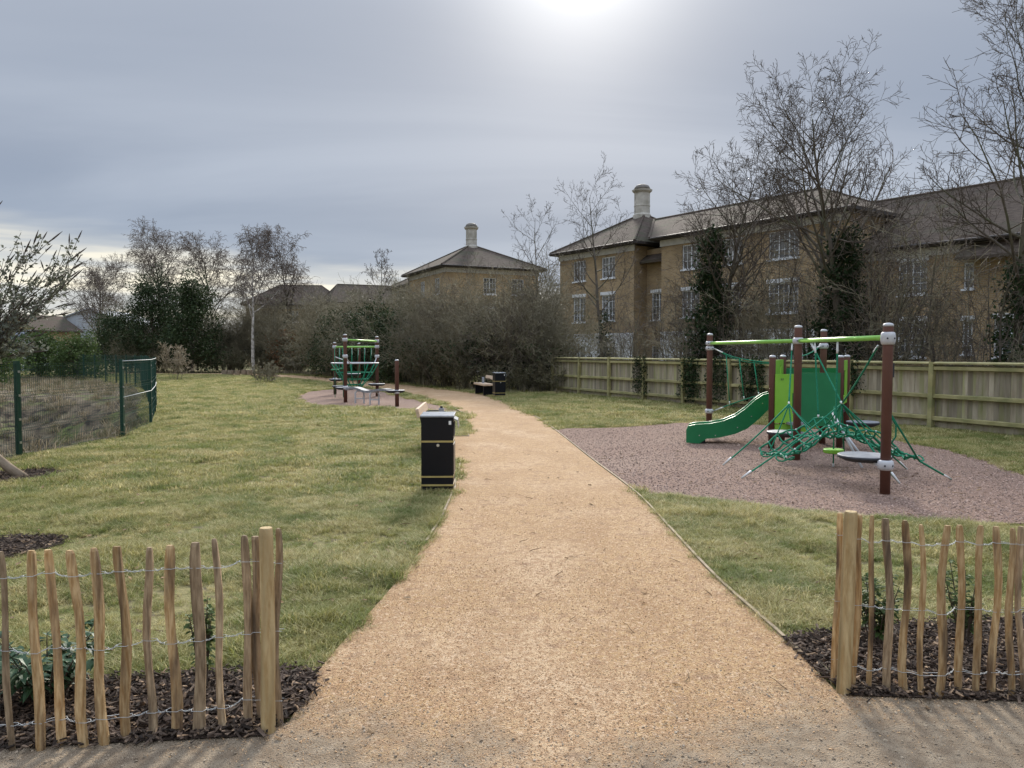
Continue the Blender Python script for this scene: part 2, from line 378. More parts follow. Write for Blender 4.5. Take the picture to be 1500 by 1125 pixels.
M['log'] = mat('log', (.20, .15, .10), (.27, .21, .15), 8, rough=.95, bump=.4)
M['cream'] = mat('cream_wall', (.62, .52, .36), (.68, .58, .42), 1, rough=.9)

# ------------------------------------------------------------------ plan curves
def catmull(pts, closed=False, k=8):
    P = [np.array(p[:2], float) for p in pts]; n = len(P); out = []
    rngs = range(n if closed else n - 1)
    for i in rngs:
        p0 = P[(i - 1) % n] if closed or i > 0 else 2 * P[0] - P[1]
        p1 = P[i]; p2 = P[(i + 1) % n]
        p3 = P[(i + 2) % n] if closed or i + 2 < n else 2 * P[-1] - P[-2]
        for j in range(k):
            t = j / k
            out.append(.5 * ((2 * p1) + (-p0 + p2) * t + (2 * p0 - 5 * p1 + 4 * p2 - p3) * t * t + (-p0 + 3 * p1 - 3 * p2 + p3) * t ** 3))
    if not closed: out.append(P[-1])
    return [(float(a), float(b)) for a, b in out]
def gp(l): return [tuple(G(u, v)[:2]) for u, v in l]
def inpoly(X, Y, poly):
    P = np.array(poly); r = np.zeros(X.shape, bool); j = len(P) - 1
    for i in range(len(P)):
        xi, yi = P[i]; xj, yj = P[j]
        if yi != yj:
            c = ((yi > Y) != (yj > Y)) & (X < (xj - xi) * (Y - yi) / (yj - yi) + xi)
            r ^= c
        j = i
    return r

path_l1 = catmull(gp([(424, 1062), (472, 980), (560, 880), (610, 818), (648, 757), (666, 713), (675, 676)]), k=6)
bay = [(-1.42, 12.15), (-1.42, 15.15), (-0.86, 15.15)]
path_l2 = catmull([(-0.86, 15.15), (-1.02, 17.3), (-1.28, 20.4), (-1.80, 23.0), (-2.62, 26.0), (-3.98, 29.7), (-5.8, 34), (-9.0, 40.0), (-13.2, 47.0), (-18, 53.0), (-24, 56.6), (-36, 58)], k=6)
path_r = catmull(gp([(1222, 1015), (1150, 940), (1050, 850), (985, 780), (930, 722), (870, 676), (820, 636), (790, 614), (762, 601), (740, 591)]) + [(-1.05, 29.7), (-2.2, 32.2), (-3.9, 35.6), (-7.3, 42.0), (-11.6, 49.0), (-16.9, 55.6), (-23.6, 59.6), (-36, 61.2)], k=6)
LF0, LF1 = G(5, 1103), G(394, 1077)          # line of the left paling fence
RF0, RF1 = G(1236, 1016), G(1500, 1026)
apron_r = [tuple((RF1 + (RF1 - RF0) * 4)[:2]), tuple((RF0 + Vector((.02, 0, 0)))[:2])]
apron_l = [tuple((LF1)[:2]), tuple((LF0 + (LF0 - LF1) * 3.2)[:2])]
path_poly = [(-6.5, -6), (7.5, -6)] + [(7.5, apron_r[0][1])] + apron_r + path_r + path_l2[::-1] + bay[::-1][1:] + path_l1[::-1] + apron_l + [(-6.5, apron_l[-1][1])]
play_r = catmull(gp([(812, 631), (845, 668), (930, 717), (1000, 729), (1100, 741), (1200, 752), (1350, 765)]) + [(5.0, 7.45), (6.3, 7.75), (7.15, 8.7), (7.25, 9.7)] + gp([(1500, 696), (1420, 668), (1340, 651), (1250, 636), (1130, 624), (1000, 620), (900, 627)]), True, 6)
play_l = catmull(gp([(431, 583), (446, 575), (490, 570.5), (545, 570)]) + [(-4.6, 29.6), (-2.6, 25.0), (-1.5, 21.3)] + gp([(668, 607.5), (600, 601.5), (540, 598.5), (480, 596), (445, 591)]), True, 6)
bed_l = [tuple(p) for p in catmull([(-1.06, 3.37), (-1.01, 3.52), (-.99, 3.80), (-1.10, 3.96), (-1.6, 3.93), (-2.1, 3.86), (-2.6, 3.80), (-3.4, 3.75)], k=6)] + [(-4.6, 3.7), (-4.6, 2.82)] + [tuple((LF0 + Vector((-.3, -.03, 0)))[:2]), tuple((LF1 + Vector((0, -.05, 0)))[:2])]
bed_r = [tuple(p) for p in catmull([(1.64, 3.70), (1.61, 3.9), (1.60, 4.2), (1.66, 4.44), (2.0, 4.52), (2.5, 4.66), (3.2, 4.74), (4.2, 4.8)], k=6)] + [(6.5, 4.8), (6.5, 3.45)] + [tuple((RF1 + Vector((0, -.06, 0)))[:2]), tuple((RF0 + Vector((-.02, -.07, 0)))[:2])]
def disc(c, r, n=26, seed=0):
    rr = random.Random(seed)
    ph = [rr.uniform(0, 6.28) for _ in range(3)]
    return [(c[0] + r * (1 + .09 * math.sin(3 * t + ph[0]) + .06 * math.sin(5 * t + ph[1])) * math.cos(t), c[1] + r * (1 + .09 * math.sin(2 * t + ph[2])) * math.sin(t)) for t in [2 * math.pi * i / n for i in range(n)]]
mul1 = disc((-6.72, 10.35), .58, seed=1); mul2 = disc((-4.42, 6.55), .44, seed=2)
mesh_line = [(-8.6, 6.0), (-8.05, 9.4), (-7.9, 12.3), (-7.8, 15.2), (-8.55, 17.9), (-9.9, 20.6), (-12.2, 25.5), (-16.6, 34.2), (-22, 41.6), (-29.5, 50)]
mesh_curve = catmull(mesh_line, k=12)
scrub_poly = mesh_curve + [(-36, 52), (-60, 52), (-60, 4), (-9, 4)]

def hpit(x, y):
    c, s = math.cos(R(24)), math.sin(R(24)); dx, dy = x + 14.6, y - 20.0
    a = (dx * c + dy * s) / 5.6; b = (-dx * s + dy * c) / 11.0
    r = math.sqrt(a * a + b * b); t = max(0., min(1., (1 - r) / .75)); t = t * t * (3 - 2 * t)
    return -1.9 * t
def hgt(x, y):
    h = hpit(x, y)
    if h < -0.02: h += min(1, -h * 3) * (.30 * mnoise.noise(Vector((x * .55, y * .55, 3))) + .14 * mnoise.noise(Vector((x * 1.6, y * 1.6, 8))))
    return h

# ------------------------------------------------------------------ setting: ground, path, play surfaces, beds
def build_ground():
    xs = sorted(set([-900, -500, -250, -130, -80, -60] + [round(-50 + i * 1.0, 2) for i in range(26)] + [round(-24 + .5 * i, 2) for i in range(37)] + [-4, -2, 0, 2, 4, 8, 12, 16, 24, 40, 60, 100, 200, 500, 900]))
    ys = sorted(set([-60, -20, -8, -2, 2] + [round(4 + .5 * i, 2) for i in range(70)] + [40 + i * 2 for i in range(11)] + [70, 90, 130, 250, 500, 1200]))
    mb = MB(); nx, ny = len(xs), len(ys)
    mb.v = [(x, y, hgt(x, y)) for y in ys for x in xs]
    mb.f = [(j * nx + i, j * nx + i + 1, (j + 1) * nx + i + 1, (j + 1) * nx + i) for j in range(ny - 1) for i in range(nx - 1)]
    P = np.array(scrub_poly)
    cx = np.array([(mb.v[f[0]][0] + mb.v[f[2]][0]) / 2 for f in mb.f]); cy = np.array([(mb.v[f[0]][1] + mb.v[f[2]][1]) / 2 for f in mb.f])
    ins = inpoly(cx, cy, scrub_poly)
    mb.m = [1 if a else 0 for a in ins]
    o = obj('ground', mb, [M['ground'], M['scrubground']], smooth=True); tag(o, kind='structure')
build_ground()
def sheet(name, poly, z, m, kind='structure'):
    mb = MB(); mb.add([(x, y, z) for x, y in poly], [tuple(range(len(poly)))])
    o = obj(name, mb, m)
    if o.data.polygons[0].normal.z < 0:
        o.data.flip_normals()
    return tag(o, kind=kind)
play_surface_r = sheet('play_surface', play_r, .012, M['rubber'])
play_surface_l = sheet('play_surface', play_l, .010, M['rubber'])
path = sheet('path', path_poly, .018, M['path'])
bedl = sheet('mulch_bed', bed_l, .026, M['mulch']); bedr = sheet('mulch_bed', bed_r, .026, M['mulch'])
mulc1 = sheet('mulch_ring', mul1, .012, M['mulch']); mulc2 = sheet('mulch_ring', mul2, .012, M['mulch'])

def edging(line, step=2.4, upto=30, h=.032):
    acc = [line[0]]; d = 0
    for a, b in zip(line, line[1:]):
        acc.append(b); d += math.dist(a, b)
        if d >= step or b is line[-1]:
            mb = MB(); L_ = [Vector((p[0], p[1], 0)) for p in acc]; k = len(L_); vs = []; fs = []
            for i, p in enumerate(L_):
                t = (L_[min(i + 1, k - 1)] - L_[max(i - 1, 0)]).normalized(); n = Vector((-t.y, t.x, 0)) * .011
                if i == 0: p = p + t * .004
                if i == k - 1: p = p - t * .004
                for q, z in ((p - n, 0), (p + n, 0), (p + n, h), (p - n, h)): vs.append((q.x, q.y, z - (.02 if z == 0 else 0)))
            for i in range(k - 1):
                for j in range(4): fs.append((i * 4 + j, i * 4 + (j + 1) % 4, (i + 1) * 4 + (j + 1) % 4, (i + 1) * 4 + j))
            fs += [(3, 2, 1, 0), tuple((k - 1) * 4 + j for j in range(4))]
            mb.add(vs, fs); obj('edging_board', mb, M['edging'], path)
            acc = [b]; d = 0
            if b[1] > upto: return
edging(path_l1[20:]); edging(path_r[4:]); edging(path_l2[:]); edging([path_l1[-1], (-1.42, 12.15)]); edging([(-1.42, 12.15), (-1.42, 15.15)]); edging([(-1.42, 15.15), (-.86, 15.15)])

# ------------------------------------------------------------------ scattered stuff (instances on points)
PROTO = bpy.data.collections.new('prototypes')
def proto_coll(name, meshes):
    c = bpy.data.collections.new(name)
    for i, me in enumerate(meshes):
        o = bpy.data.objects.new(f'{name}_{i:02d}', me); c.objects.link(o)
    return c
def scatter(name, pts, rots, scl, idx, coll, label, cat):
    me = bpy.data.meshes.new(name); n = len(pts)
    me.vertices.add(n); me.vertices.foreach_set('co', np.asarray(pts, np.float32).ravel())
    for nm, tp, arr, key in (('rot', 'FLOAT_VECTOR', rots, 'vector'), ('scl', 'FLOAT', scl, 'value'), ('idx', 'INT', idx, 'value')):
        a = me.attributes.new(nm, tp, 'POINT'); a.data.foreach_set(key, np.asarray(arr, np.int32 if tp == 'INT' else np.float32).ravel())
    me.update()
    o = bpy.data.objects.new(name, me); COL.objects.link(o)
    ng = bpy.data.node_groups.new(name, 'GeometryNodeTree')
    ng.interface.new_socket('Geometry', in_out='INPUT', socket_type='NodeSocketGeometry'); ng.interface.new_socket('Geometry', in_out='OUTPUT', socket_type='NodeSocketGeometry')
    N = ng.nodes; L = ng.links
    gi = N.new('NodeGroupInput'); go = N.new('NodeGroupOutput')
    ci = N.new('GeometryNodeCollectionInfo'); ci.inputs[0].default_value = coll; ci.inputs['Separate Children'].default_value = True; ci.inputs['Reset Children'].default_value = True
    ip = N.new('GeometryNodeInstanceOnPoints'); ip.inputs['Pick Instance'].default_value = True
    def na(nm, t):
        x = N.new('GeometryNodeInputNamedAttribute'); x.data_type = t; x.inputs[0].default_value = nm
        return x.outputs[0]
    L.new(gi.outputs[0], ip.inputs['Points']); L.new(ci.outputs[0], ip.inputs['Instance'])
    L.new(na('idx', 'INT'), ip.inputs['Instance Index'])
    er = N.new('FunctionNodeEulerToRotation'); L.new(na('rot', 'FLOAT_VECTOR'), er.inputs[0]); L.new(er.outputs[0], ip.inputs['Rotation'])
    L.new(na('scl', 'FLOAT'), ip.inputs['Scale'])
    L.new(ip.outputs[0], go.inputs[0])
    md = o.modifiers.new('instances', 'NODES'); md.node_group = ng
    return tag(o, label, cat, kind='stuff')

def grass_material(name, c1, c2, c3):
    m = bpy.data.materials.new(name); m.use_nodes = True; nt = m.node_tree; N = nt.nodes; L = nt.links; b = N['Principled BSDF']
    b.inputs['Roughness'].default_value = .6; b.inputs['Specular IOR Level'].default_value = .2
    g = N.new('ShaderNodeNewGeometry'); oi = N.new('ShaderNodeObjectInfo')
    def noise(sc, off, st=(1, 1, 1)):
        mp = N.new('ShaderNodeMapping'); mp.inputs['Location'].default_value = (off, off, 0); mp.inputs['Scale'].default_value = st; L.new(g.outputs['Position'], mp.inputs[0])
        x = N.new('ShaderNodeTexNoise'); x.inputs['Scale'].default_value = sc; x.inputs['Detail'].default_value = 4; L.new(mp.outputs[0], x.inputs[0]); return x.outputs[0]
    def rng(v, a, bb, c=0., d=1.):
        x = N.new('ShaderNodeMapRange'); L.new(v, x.inputs[0])
        for i, q in enumerate((a, bb, c, d)): x.inputs[i + 1].default_value = q
        return x.outputs[0]
    def mixc(f, a, bb):
        x = N.new('ShaderNodeMix'); x.data_type = 'RGBA'; L.new(f, x.inputs[0])
        for i, q in ((6, a), (7, bb)):
            if isinstance(q, tuple): x.inputs[i].default_value = (*q, 1)
            else: L.new(q, x.inputs[i])
        return x.outputs[2]
    ad = N.new('ShaderNodeMath'); ad.operation = 'MULTIPLY_ADD'; L.new(oi.outputs['Random'], ad.inputs[0]); ad.inputs[1].default_value = .40; L.new(noise(.55, 4, (1, 2, 1)), ad.inputs[2])
    col = mixc(rng(ad.outputs[0], .50, .92), c1, c2)
    ad2 = N.new('ShaderNodeMath'); ad2.operation = 'MULTIPLY_ADD'; L.new(oi.outputs['Random'], ad2.inputs[0]); ad2.inputs[1].default_value = -.3; L.new(noise(1.3, 11), ad2.inputs[2])
    col = mixc(rng(ad2.outputs[0], .32, .50), col, c3)
    at_ = N.new('ShaderNodeAttribute'); at_.attribute_name = 'bl'
    hs = N.new('ShaderNodeHueSaturation'); L.new(rng(at_.outputs['Fac'], 0, 1, .45, 1.5), hs.inputs['Value']); L.new(rng(at_.outputs['Fac'], 0, 1, 1.12, .8), hs.inputs['Saturation']); L.new(col, hs.inputs['Color']); col = hs.outputs[0]
    L.new(col, b.inputs['Base Color'])
    tr = N.new('ShaderNodeBsdfTranslucent'); L.new(col, tr.inputs[0]); mx = N.new('ShaderNodeMixShader'); mx.inputs[0].default_value = .48
    L.new(b.outputs[0], mx.inputs[1]); L.new(tr.outputs[0], mx.inputs[2]); L.new(mx.outputs[0], N['Material Output'].inputs[0])
    return m
M['grass'] = grass_material('grass_blades', (.27, .268, .070), (.50, .42, .185), (.175, .21, .048))
M['straw'] = grass_material('dead_grass', (.20, .155, .095), (.28, .23, .15), (.12, .11, .05))

def tuft(seed, n, rad, h, w, bend, m):
    rr = random.Random(seed); mb = MB()
    for _ in range(n):
        a = rr.uniform(0, 6.283); r = rad * math.sqrt(rr.random()); x, y = r * math.cos(a), r * math.sin(a)
        b = rr.uniform(0, 6.283); hh = h * rr.uniform(.45, 1.1); ww = w * rr.uniform(.7, 1.2)
        dx, dy = math.cos(b), math.sin(b); lean = bend * rr.uniform(.3, 1.2) * hh
        sx, sy = -dy * ww / 2, dx * ww / 2
        vs = [(x - sx, y - sy, 0), (x + sx, y + sy, 0)]
        mx_, my_ = x + dx * lean * .35, y + dy * lean * .35
        vs += [(mx_ + sx * .8, my_ + sy * .8, hh * .62), (mx_ - sx * .8, my_ - sy * .8, hh * .62), (x + dx * lean, y + dy * lean, hh)]
        mb.add(vs, [(0, 1, 2, 3), (3, 2, 4)])
    me = mesh(mb, m, name='tuft'); a = me.attributes.new('bl', 'FLOAT', 'POINT'); nb_ = len(mb.v) // 5
    a.data.foreach_set('value', [v for _ in range(nb_) for v in [rr.random()] * 5])
    return me
NR = np.random.RandomState(5)
excl = [path_poly, play_r, play_l, bed_l, bed_r, mul1, mul2, scrub_poly]
def lawn_points(y0, y1, dens, jitter_edge=.03, wid=.80):
    A = 0; X = []; Y = []
    n = int(dens * (y1 - y0) * wid * 2 * (y1 + 2.0))
    x = NR.uniform(-wid * (y1 + 2), wid * (y1 + 2), n); y = NR.uniform(y0, y1, n)
    k = np.abs(x) < wid * (y + 2.0); x, y = x[k], y[k]
    jx = x + NR.normal(0, jitter_edge, len(x)); jy = y + NR.normal(0, jitter_edge, len(x))
    k = np.ones(len(x), bool)
    for p in excl: k &= ~inpoly(jx, jy, p)
    return x[k], y[k]
tufts = [tuft(i, 40, .06, .052, .0036, 1.9, M['grass']) for i in range(7)] + [tuft(20 + i, 40, .055, .080, .0042, 1.3, M['grass']) for i in range(2)]
cg = proto_coll('tufts', tufts)
bigtufts = [tuft(40 + i, 60, .14, .060, .0075, 1.6, M['grass']) for i in range(6)]
cgb = proto_coll('wide_tufts', bigtufts)
def clump(x, y):
    return np.array([mnoise.noise(Vector((a * 1.1, b * 1.1, 0))) + .5 * mnoise.noise(Vector((a * 3.1, b * 3.1, 5))) for a, b in zip(x, y)])
def lawn(name, y0, y1, dens, coll, np_, smin, smax, label, edge=.02):
    x, y = lawn_points(y0, y1, dens, edge); n = len(x)
    c = clump(x, y)
    keep = NR.random(n) < np.clip(.92 + c * 1.5, .30, 1); x, y, c = x[keep], y[keep], c[keep]; n = len(x)
    idx = NR.randint(0, np_, n); tall = (c > .38) & (NR.random(n) < .3)
    if np_ == 7: idx[tall] = 7 + NR.randint(0, 2, tall.sum())
    s = NR.uniform(smin, smax, n) * np.clip(1 + .6 * c, .65, 1.5)
    rot = np.stack([NR.normal(0, .12, n), NR.normal(0, .12, n), NR.uniform(0, 6.28, n)], 1)
    scatter(name, np.stack([x, y, np.full(n, .0)], 1), rot, s, idx, coll, label, 'grass')
lawn('grass', 2.2, 9, 900, cg, 7, .6, 1.05, 'short tufty lawn grass close to the paling fences')
lawn('grass', 9, 19, 260, cgb, 6, .65, 1.05, 'mown lawn grass around the bin and the large play area', .04)
lawn('grass', 19, 34, 95, cgb, 6, 1.0, 1.5, 'lawn grass around the small round play area', .08)
lawn('grass', 34, 58, 40, cgb, 6, .9, 1.4, 'far lawn grass in front of the trees', .15)
# dead grass and stalks in the fenced hollow
deads = [tuft(60 + i, 34, .16, .22, .010, .9, M['straw']) for i in range(4)]
cds = proto_coll('dead_tufts', deads)
def scrub():
    n = 7000; x = NR.uniform(-36, -7.5, n); y = NR.uniform(6, 50, n)
    k = inpoly(x, y, scrub_poly) & (x > -.75 * (y + 3)); x, y = x[k], y[k]
    c = clump(x * .6, y * .6); k = NR.random(len(x)) < np.clip(.55 + c * 1.6, .08, 1); x, y = x[k], y[k]; n = len(x)
    z = np.array([hgt(a, b) for a, b in zip(x, y)]) - .01
    scatter('dead_grass', np.stack([x, y, z], 1), np.stack([NR.normal(0, .3, n), NR.normal(0, .3, n), NR.uniform(0, 6.28, n)], 1), NR.uniform(.6, 1.6, n), NR.randint(0, 4, n), cds, 'brown dead grass and stalks in the fenced hollow', 'dead grass')
scrub()
def verge():
    x = []; y = []
    n = 2600; xx = NR.uniform(-32, 3, n); yy = NR.uniform(30, 60, n)
    # strip of rough grass beyond the path
    PR = np.array(path_r); fy = np.interp(-xx, -PR[::1, 0][np.argsort(-PR[:, 0])] * 1.0, PR[np.argsort(-PR[:, 0]), 1]) if False else None
    L2 = sorted([(p[0], p[1]) for p in path_r if p[1] > 26]); ly = np.interp(xx, [p[0] for p in L2], [p[1] for p in L2])
    k = (yy > ly + .6) & (yy < ly + 5.0); xx, yy = xx[k], yy[k]; n = len(xx)
    scatter('rough_grass', np.stack([xx, yy, np.zeros(n)], 1), np.stack([NR.normal(0, .2, n), NR.normal(0, .2, n), NR.uniform(0, 6.28, n)], 1), NR.uniform(.8, 2.4, n), NR.randint(0, 4, n), cds, 'pale rough grass along the far side of the path', 'dead grass')
verge()
# wood chips on the beds, crumbs on the path
M['chiptan'] = mat('pale_bark_chips', (.20, .13, .075), (.28, .19, .12), 8, rough=.9, rnd=.4)
M['chip'] = mat('bark_chips', (.055, .038, .028), (.085, .060, .043), 8, rough=.9, rnd=.75, spec=.25)
def chipmesh(seed):
    rr = random.Random(seed); mb = MB(); l, w, t = rr.uniform(.025, .06), rr.uniform(.008, .018), rr.uniform(.003, .007)
    P = [(-l / 2, -w / 2 * rr.uniform(.3, 1), 0), (l / 2, -w / 2 * rr.uniform(.3, 1), rr.uniform(0, .006)), (l / 2 * rr.uniform(.8, 1), w / 2, 0), (-l / 2 * rr.uniform(.8, 1), w / 2 * rr.uniform(.5, 1), rr.uniform(0, .006))]
    mb.add(P + [(a, b, c + t) for a, b, c in P], [(3, 2, 1, 0), (4, 5, 6, 7), (0, 1, 5, 4), (1, 2, 6, 5), (2, 3, 7, 6), (3, 0, 4, 7)])
    return mesh(mb, M['chiptan' if seed >= 8 else 'chip'], name='chip')
cch = proto_coll('chips', [chipmesh(i) for i in range(11)])
def chips(poly, dens, z, label, smin=.45, smax=1.2, clip=None):
    P = np.array(poly); x0, y0 = P.min(0); x1, y1 = P.max(0); x0 = max(x0, -8); x1 = min(x1, 6); n = int(dens * (x1 - x0 + .2) * (y1 - y0 + .2))
    x = NR.uniform(x0 - .1, x1 + .1, n); y = NR.uniform(y0 - .1, y1 + .1, n)
    k = inpoly(x + NR.normal(0, .03, n), y + NR.normal(0, .03, n), poly); x, y = x[k], y[k]; n = len(x)
    scatter('bark_mulch', np.stack([x, y, z + NR.uniform(0, .02, n)], 1), np.stack([NR.normal(0, .35, n), NR.normal(0, .35, n), NR.uniform(0, 6.28, n)], 1), NR.uniform(smin, smax, n), np.where(NR.random(n) < .14, NR.randint(8, 11, n), NR.randint(0, 8, n)), cch, label, 'mulch')
chips(bed_l, 4200, .028, 'dark bark mulch behind the left paling fence')
chips(bed_r, 3800, .028, 'dark bark mulch behind the right paling fence')
x0 = [(p[0], p[1]) for p in mul1]; chips([(max(a, -9), b) for a, b in x0], 1400, .012, 'round patch of dark bark mulch at the leaning trunk')
chips(mul2, 1800, .012, 'round patch of dark bark mulch left of the lawn', clip=1)
M['crumb'] = mat('path_crumbs', (.56, .38, .22), (.45, .275, .145), 3, rough=.95, rnd=.34, spec=.15)
def crumb(seed):
    rr = random.Random(seed); mb = MB(); vs = []
    for a in range(5): vs.append((math.cos(a * 1.2566) * rr.uniform(.6, 1.1), math.sin(a * 1.2566) * rr.uniform(.6, 1.1), rr.uniform(-.2, .2)))
    vs += [(rr.uniform(-.3, .3), rr.uniform(-.3, .3), rr.uniform(.5, .9)), (0, 0, -.5)]
    mb.add([(x * .005, y * .005, z * .005) for x, y, z in vs], [(a, (a + 1) % 5, 5) for a in range(5)] + [((a + 1) % 5, a, 6) for a in range(5)])
    return mesh(mb, M['crumb'], name='crumb')
ccr = proto_coll('crumbs', [crumb(i) for i in range(6)])
def gravel():
    X = []; Y = []; SC = []
    for y0, y1, dens, s in ((2.0, 4, 5600, .66), (4, 6, 3000, .70), (6, 9, 900, .75)):
        hw = .75 * y1 + 1.2; n = int(dens * (y1 - y0) * 2 * hw); x = NR.uniform(-hw, hw, n); y = NR.uniform(y0, y1, n)
        k = inpoly(x, y, path_poly) & (y - .55 * np.abs(x - .15) > 2.75 + NR.normal(0, .3, n)); x, y = x[k], y[k]
        X.append(x); Y.append(y); SC.append(np.minimum(NR.lognormal(-.1, .40, len(x)), 2.6) * s)
    x, y, s = map(np.concatenate, (X, Y, SC)); n = len(x)
    scatter('gravel', np.stack([x, y, np.full(n, .019)], 1), NR.uniform(0, 6.28, (n, 3)) * np.array([.1, .1, 1]), s, NR.randint(0, 6, n), ccr, 'loose ochre gravel crumbs on the path', 'gravel')
gravel()
M['rchip'] = mat('rubber_chips', (.27, .18, .14), (.38, .275, .22), 3, rough=.85, rnd=.5, spec=.2)
def rchips():
    cc = []
    for i in range(4):
        me = crumb(50 + i).copy(); me.materials.clear(); me.materials.append(M['rchip']); cc.append(me)
    c = proto_coll('rubber_crumbs', cc)
    n = 60000; x = NR.uniform(.5, 9, n); y = NR.uniform(7.2, 18, n); k = inpoly(x, y, play_r) & ~inpoly(x, y, path_poly); x, y = x[k], y[k]
    k = NR.random(len(x)) < np.clip(9.5 / y, .2, 1) ** 2; x, y = x[k], y[k]; n = len(x)
    scatter('rubber_mulch', np.stack([x, y, np.full(n, .013)], 1), np.stack([NR.normal(0, .3, n), NR.normal(0, .3, n), NR.uniform(0, 6.28, n)], 1), NR.uniform(1.6, 3.4, n), NR.randint(0, 4, n), c, 'reddish brown bonded rubber mulch under the slide tower', 'rubber mulch')
rchips()
M['soilcrumb'] = mat('soil_crumbs', (.24, .185, .13), (.36, .29, .21), 3, rough=.95, rnd=.4, spec=.15)
def soil_bits():
    cc = []
    for i in range(4):
        me = crumb(80 + i).copy(); me.materials.clear(); me.materials.append(M['soilcrumb']); cc.append(me)
    c = proto_coll('soil_bits', cc); n = 26000; x = NR.uniform(-4, 4, n); y = NR.uniform(1.8, 4.2, n)
    k = inpoly(x, y, path_poly) & (y - .5 * np.abs(x - .15) < 3.2 + NR.normal(0, .25, n)); x, y = x[k], y[k]; n = len(x)
    scatter('soil_crumbs', np.stack([x, y, np.full(n, .019)], 1), NR.uniform(0, 6.28, (n, 3)) * np.array([.1, .1, 1]), np.minimum(NR.lognormal(-.35, .5, n), 2.2), NR.randint(0, 4, n), c, 'crumbs of trodden soil at the path entrance', 'soil')
soil_bits()
M['leaflitter'] = mat('dead_leaf', (.20, .12, .06), (.30, .21, .12), 6, rough=.9, rnd=.5)
def litter():
    ms = []
    for i in range(5):
        rr = random.Random(900 + i); mb = MB()
        if i < 3:
            l, w = rr.uniform(.02, .035), rr.uniform(.010, .017)
            mb.add([(-l, 0, .004), (-l * .3, w, .012), (l * .5, w * .8, .006), (l, 0, .012), (l * .4, -w, .004), (-l * .4, -w * .9, .009), (0, 0, .002)], [(6, 0, 1), (6, 1, 2), (6, 2, 3), (6, 3, 4), (6, 4, 5), (6, 5, 0)])
        else: mb.tube([(-.05, 0, .004), (0, .008, .009), (.045, -.004, .005), (.075, .01, .007)], [.0026, .003, .0024, .0012], 5)
        ms.append(mesh(mb, M['leaflitter'], name='litter'))
    c = proto_coll('litter', ms); n = 1500; x = NR.uniform(-8, 8, n); y = NR.uniform(2.4, 13, n) ; k = ~inpoly(x, y, scrub_poly); x, y = x[k], y[k]
    k = ~inpoly(x, y, path_poly) | (NR.random(len(x)) < .30); x, y = x[k], y[k]
    onp = inpoly(x, y, path_poly) | inpoly(x, y, play_r) | inpoly(x, y, bed_l) | inpoly(x, y, bed_r); n = len(x)
    scatter('leaf_litter', np.stack([x, y, np.where(onp, .022, .035)], 1), np.stack([NR.normal(0, .2, n), NR.normal(0, .2, n), NR.uniform(0, 6.28, n)], 1), NR.uniform(.4, 1.05, n), NR.randint(0, 5, n), c, 'scattered dead leaves and twigs on lawn and path', 'leaf litter')
litter()

# ------------------------------------------------------------------ buildings (local frame: x along the front, y inwards)
def wall_face(mb, x0, x1, z0, z1, ops, P, reveal=.12):
    """P(s, d, z) -> point; ops: (s0, s1, za, zb)"""
    xs = sorted(set([x0, x1] + [o[0] for o in ops] + [o[1] for o in ops])); zs = sorted(set([z0, z1] + [o[2] for o in ops] + [o[3] for o in ops]))
    for a, b in zip(xs, xs[1:]):
        for c, d in zip(zs, zs[1:]):
            mx_, mz = (a + b) / 2, (c + d) / 2
            if any(o[0] < mx_ < o[1] and o[2] < mz < o[3] for o in ops): continue
            mb.add([P(a, 0, c), P(b, 0, c), P(b, 0, d), P(a, 0, d)], [(0, 1, 2, 3)])
    for s0, s1, a, b in ops:
        r = reveal
        mb.add([P(s0, 0, a), P(s1, 0, a), P(s1, 0, b), P(s0, 0, b), P(s0, r, a), P(s1, r, a), P(s1, r, b), P(s0, r, b)],
               [(0, 4, 5, 1), (1, 5, 6, 2), (2, 6, 7, 3), (3, 7, 4, 0)])
WC = {}
def window(b, side, c, s, z0, w, h, cols=2, rows=3, lintel=False):
    """side 'f': plane y=c facing -y, centre x=s; side 'l': plane x=c facing -x, centre y=s"""
    key = (round(w, 2), round(h, 2), cols, rows, lintel)
    if key not in WC:
        f = MB(); t = .055; y = .075
        for x in (-w / 2 + t / 2, w / 2 - t / 2): f.box((x, y, h / 2), (t, .06, h))
        for z in (t / 2, h - t / 2): f.box((0, y, z), (w - 2 * t, .058, t))
        for i in range(1, cols): f.box((-w / 2 + w * i / cols, y + .004, h / 2), (.055, .05, h - 2 * t))
        g = MB()
        for i in range(1, rows): f.box((0, y + .010, h * i / rows), (w - 2 * t, .03, .022))
        for i in range(cols): f.box((-w / 2 + w * (i + .5) / cols, y + .012, h / 2), (.020, .028, h - 2 * t))
        g.box((0, y + .03, h / 2), (w - .04, .01, h - .04))
        sl = MB(); sl.box((0, -.005, -.045), (w + .14, .17, .085))
        lt = MB(); lt.box((0, -.004, h + .11), (w + .16, .09, .20))
        WC[key] = (mesh(f, M['upvc'], name='window'), mesh(g, M['glass'], name='pane'), mesh(sl, M['upvc'], name='sill'), mesh(lt, M['render'], name='lintel') if lintel else None)
    f, g, sl, lt = WC[key]
    loc, rot = ((s, c, z0), (0, 0, 0)) if side == 'f' else ((c, s, z0), (0, 0, -math.pi / 2))
    o = obj('window', f, None, b, loc=loc, rot=rot)
    obj('pane', g, None, o); obj('sill', sl, None, o)
    if lt: obj('lintel', lt, None, o)
    return (s - w / 2, s + w / 2, z0, z0 + h)
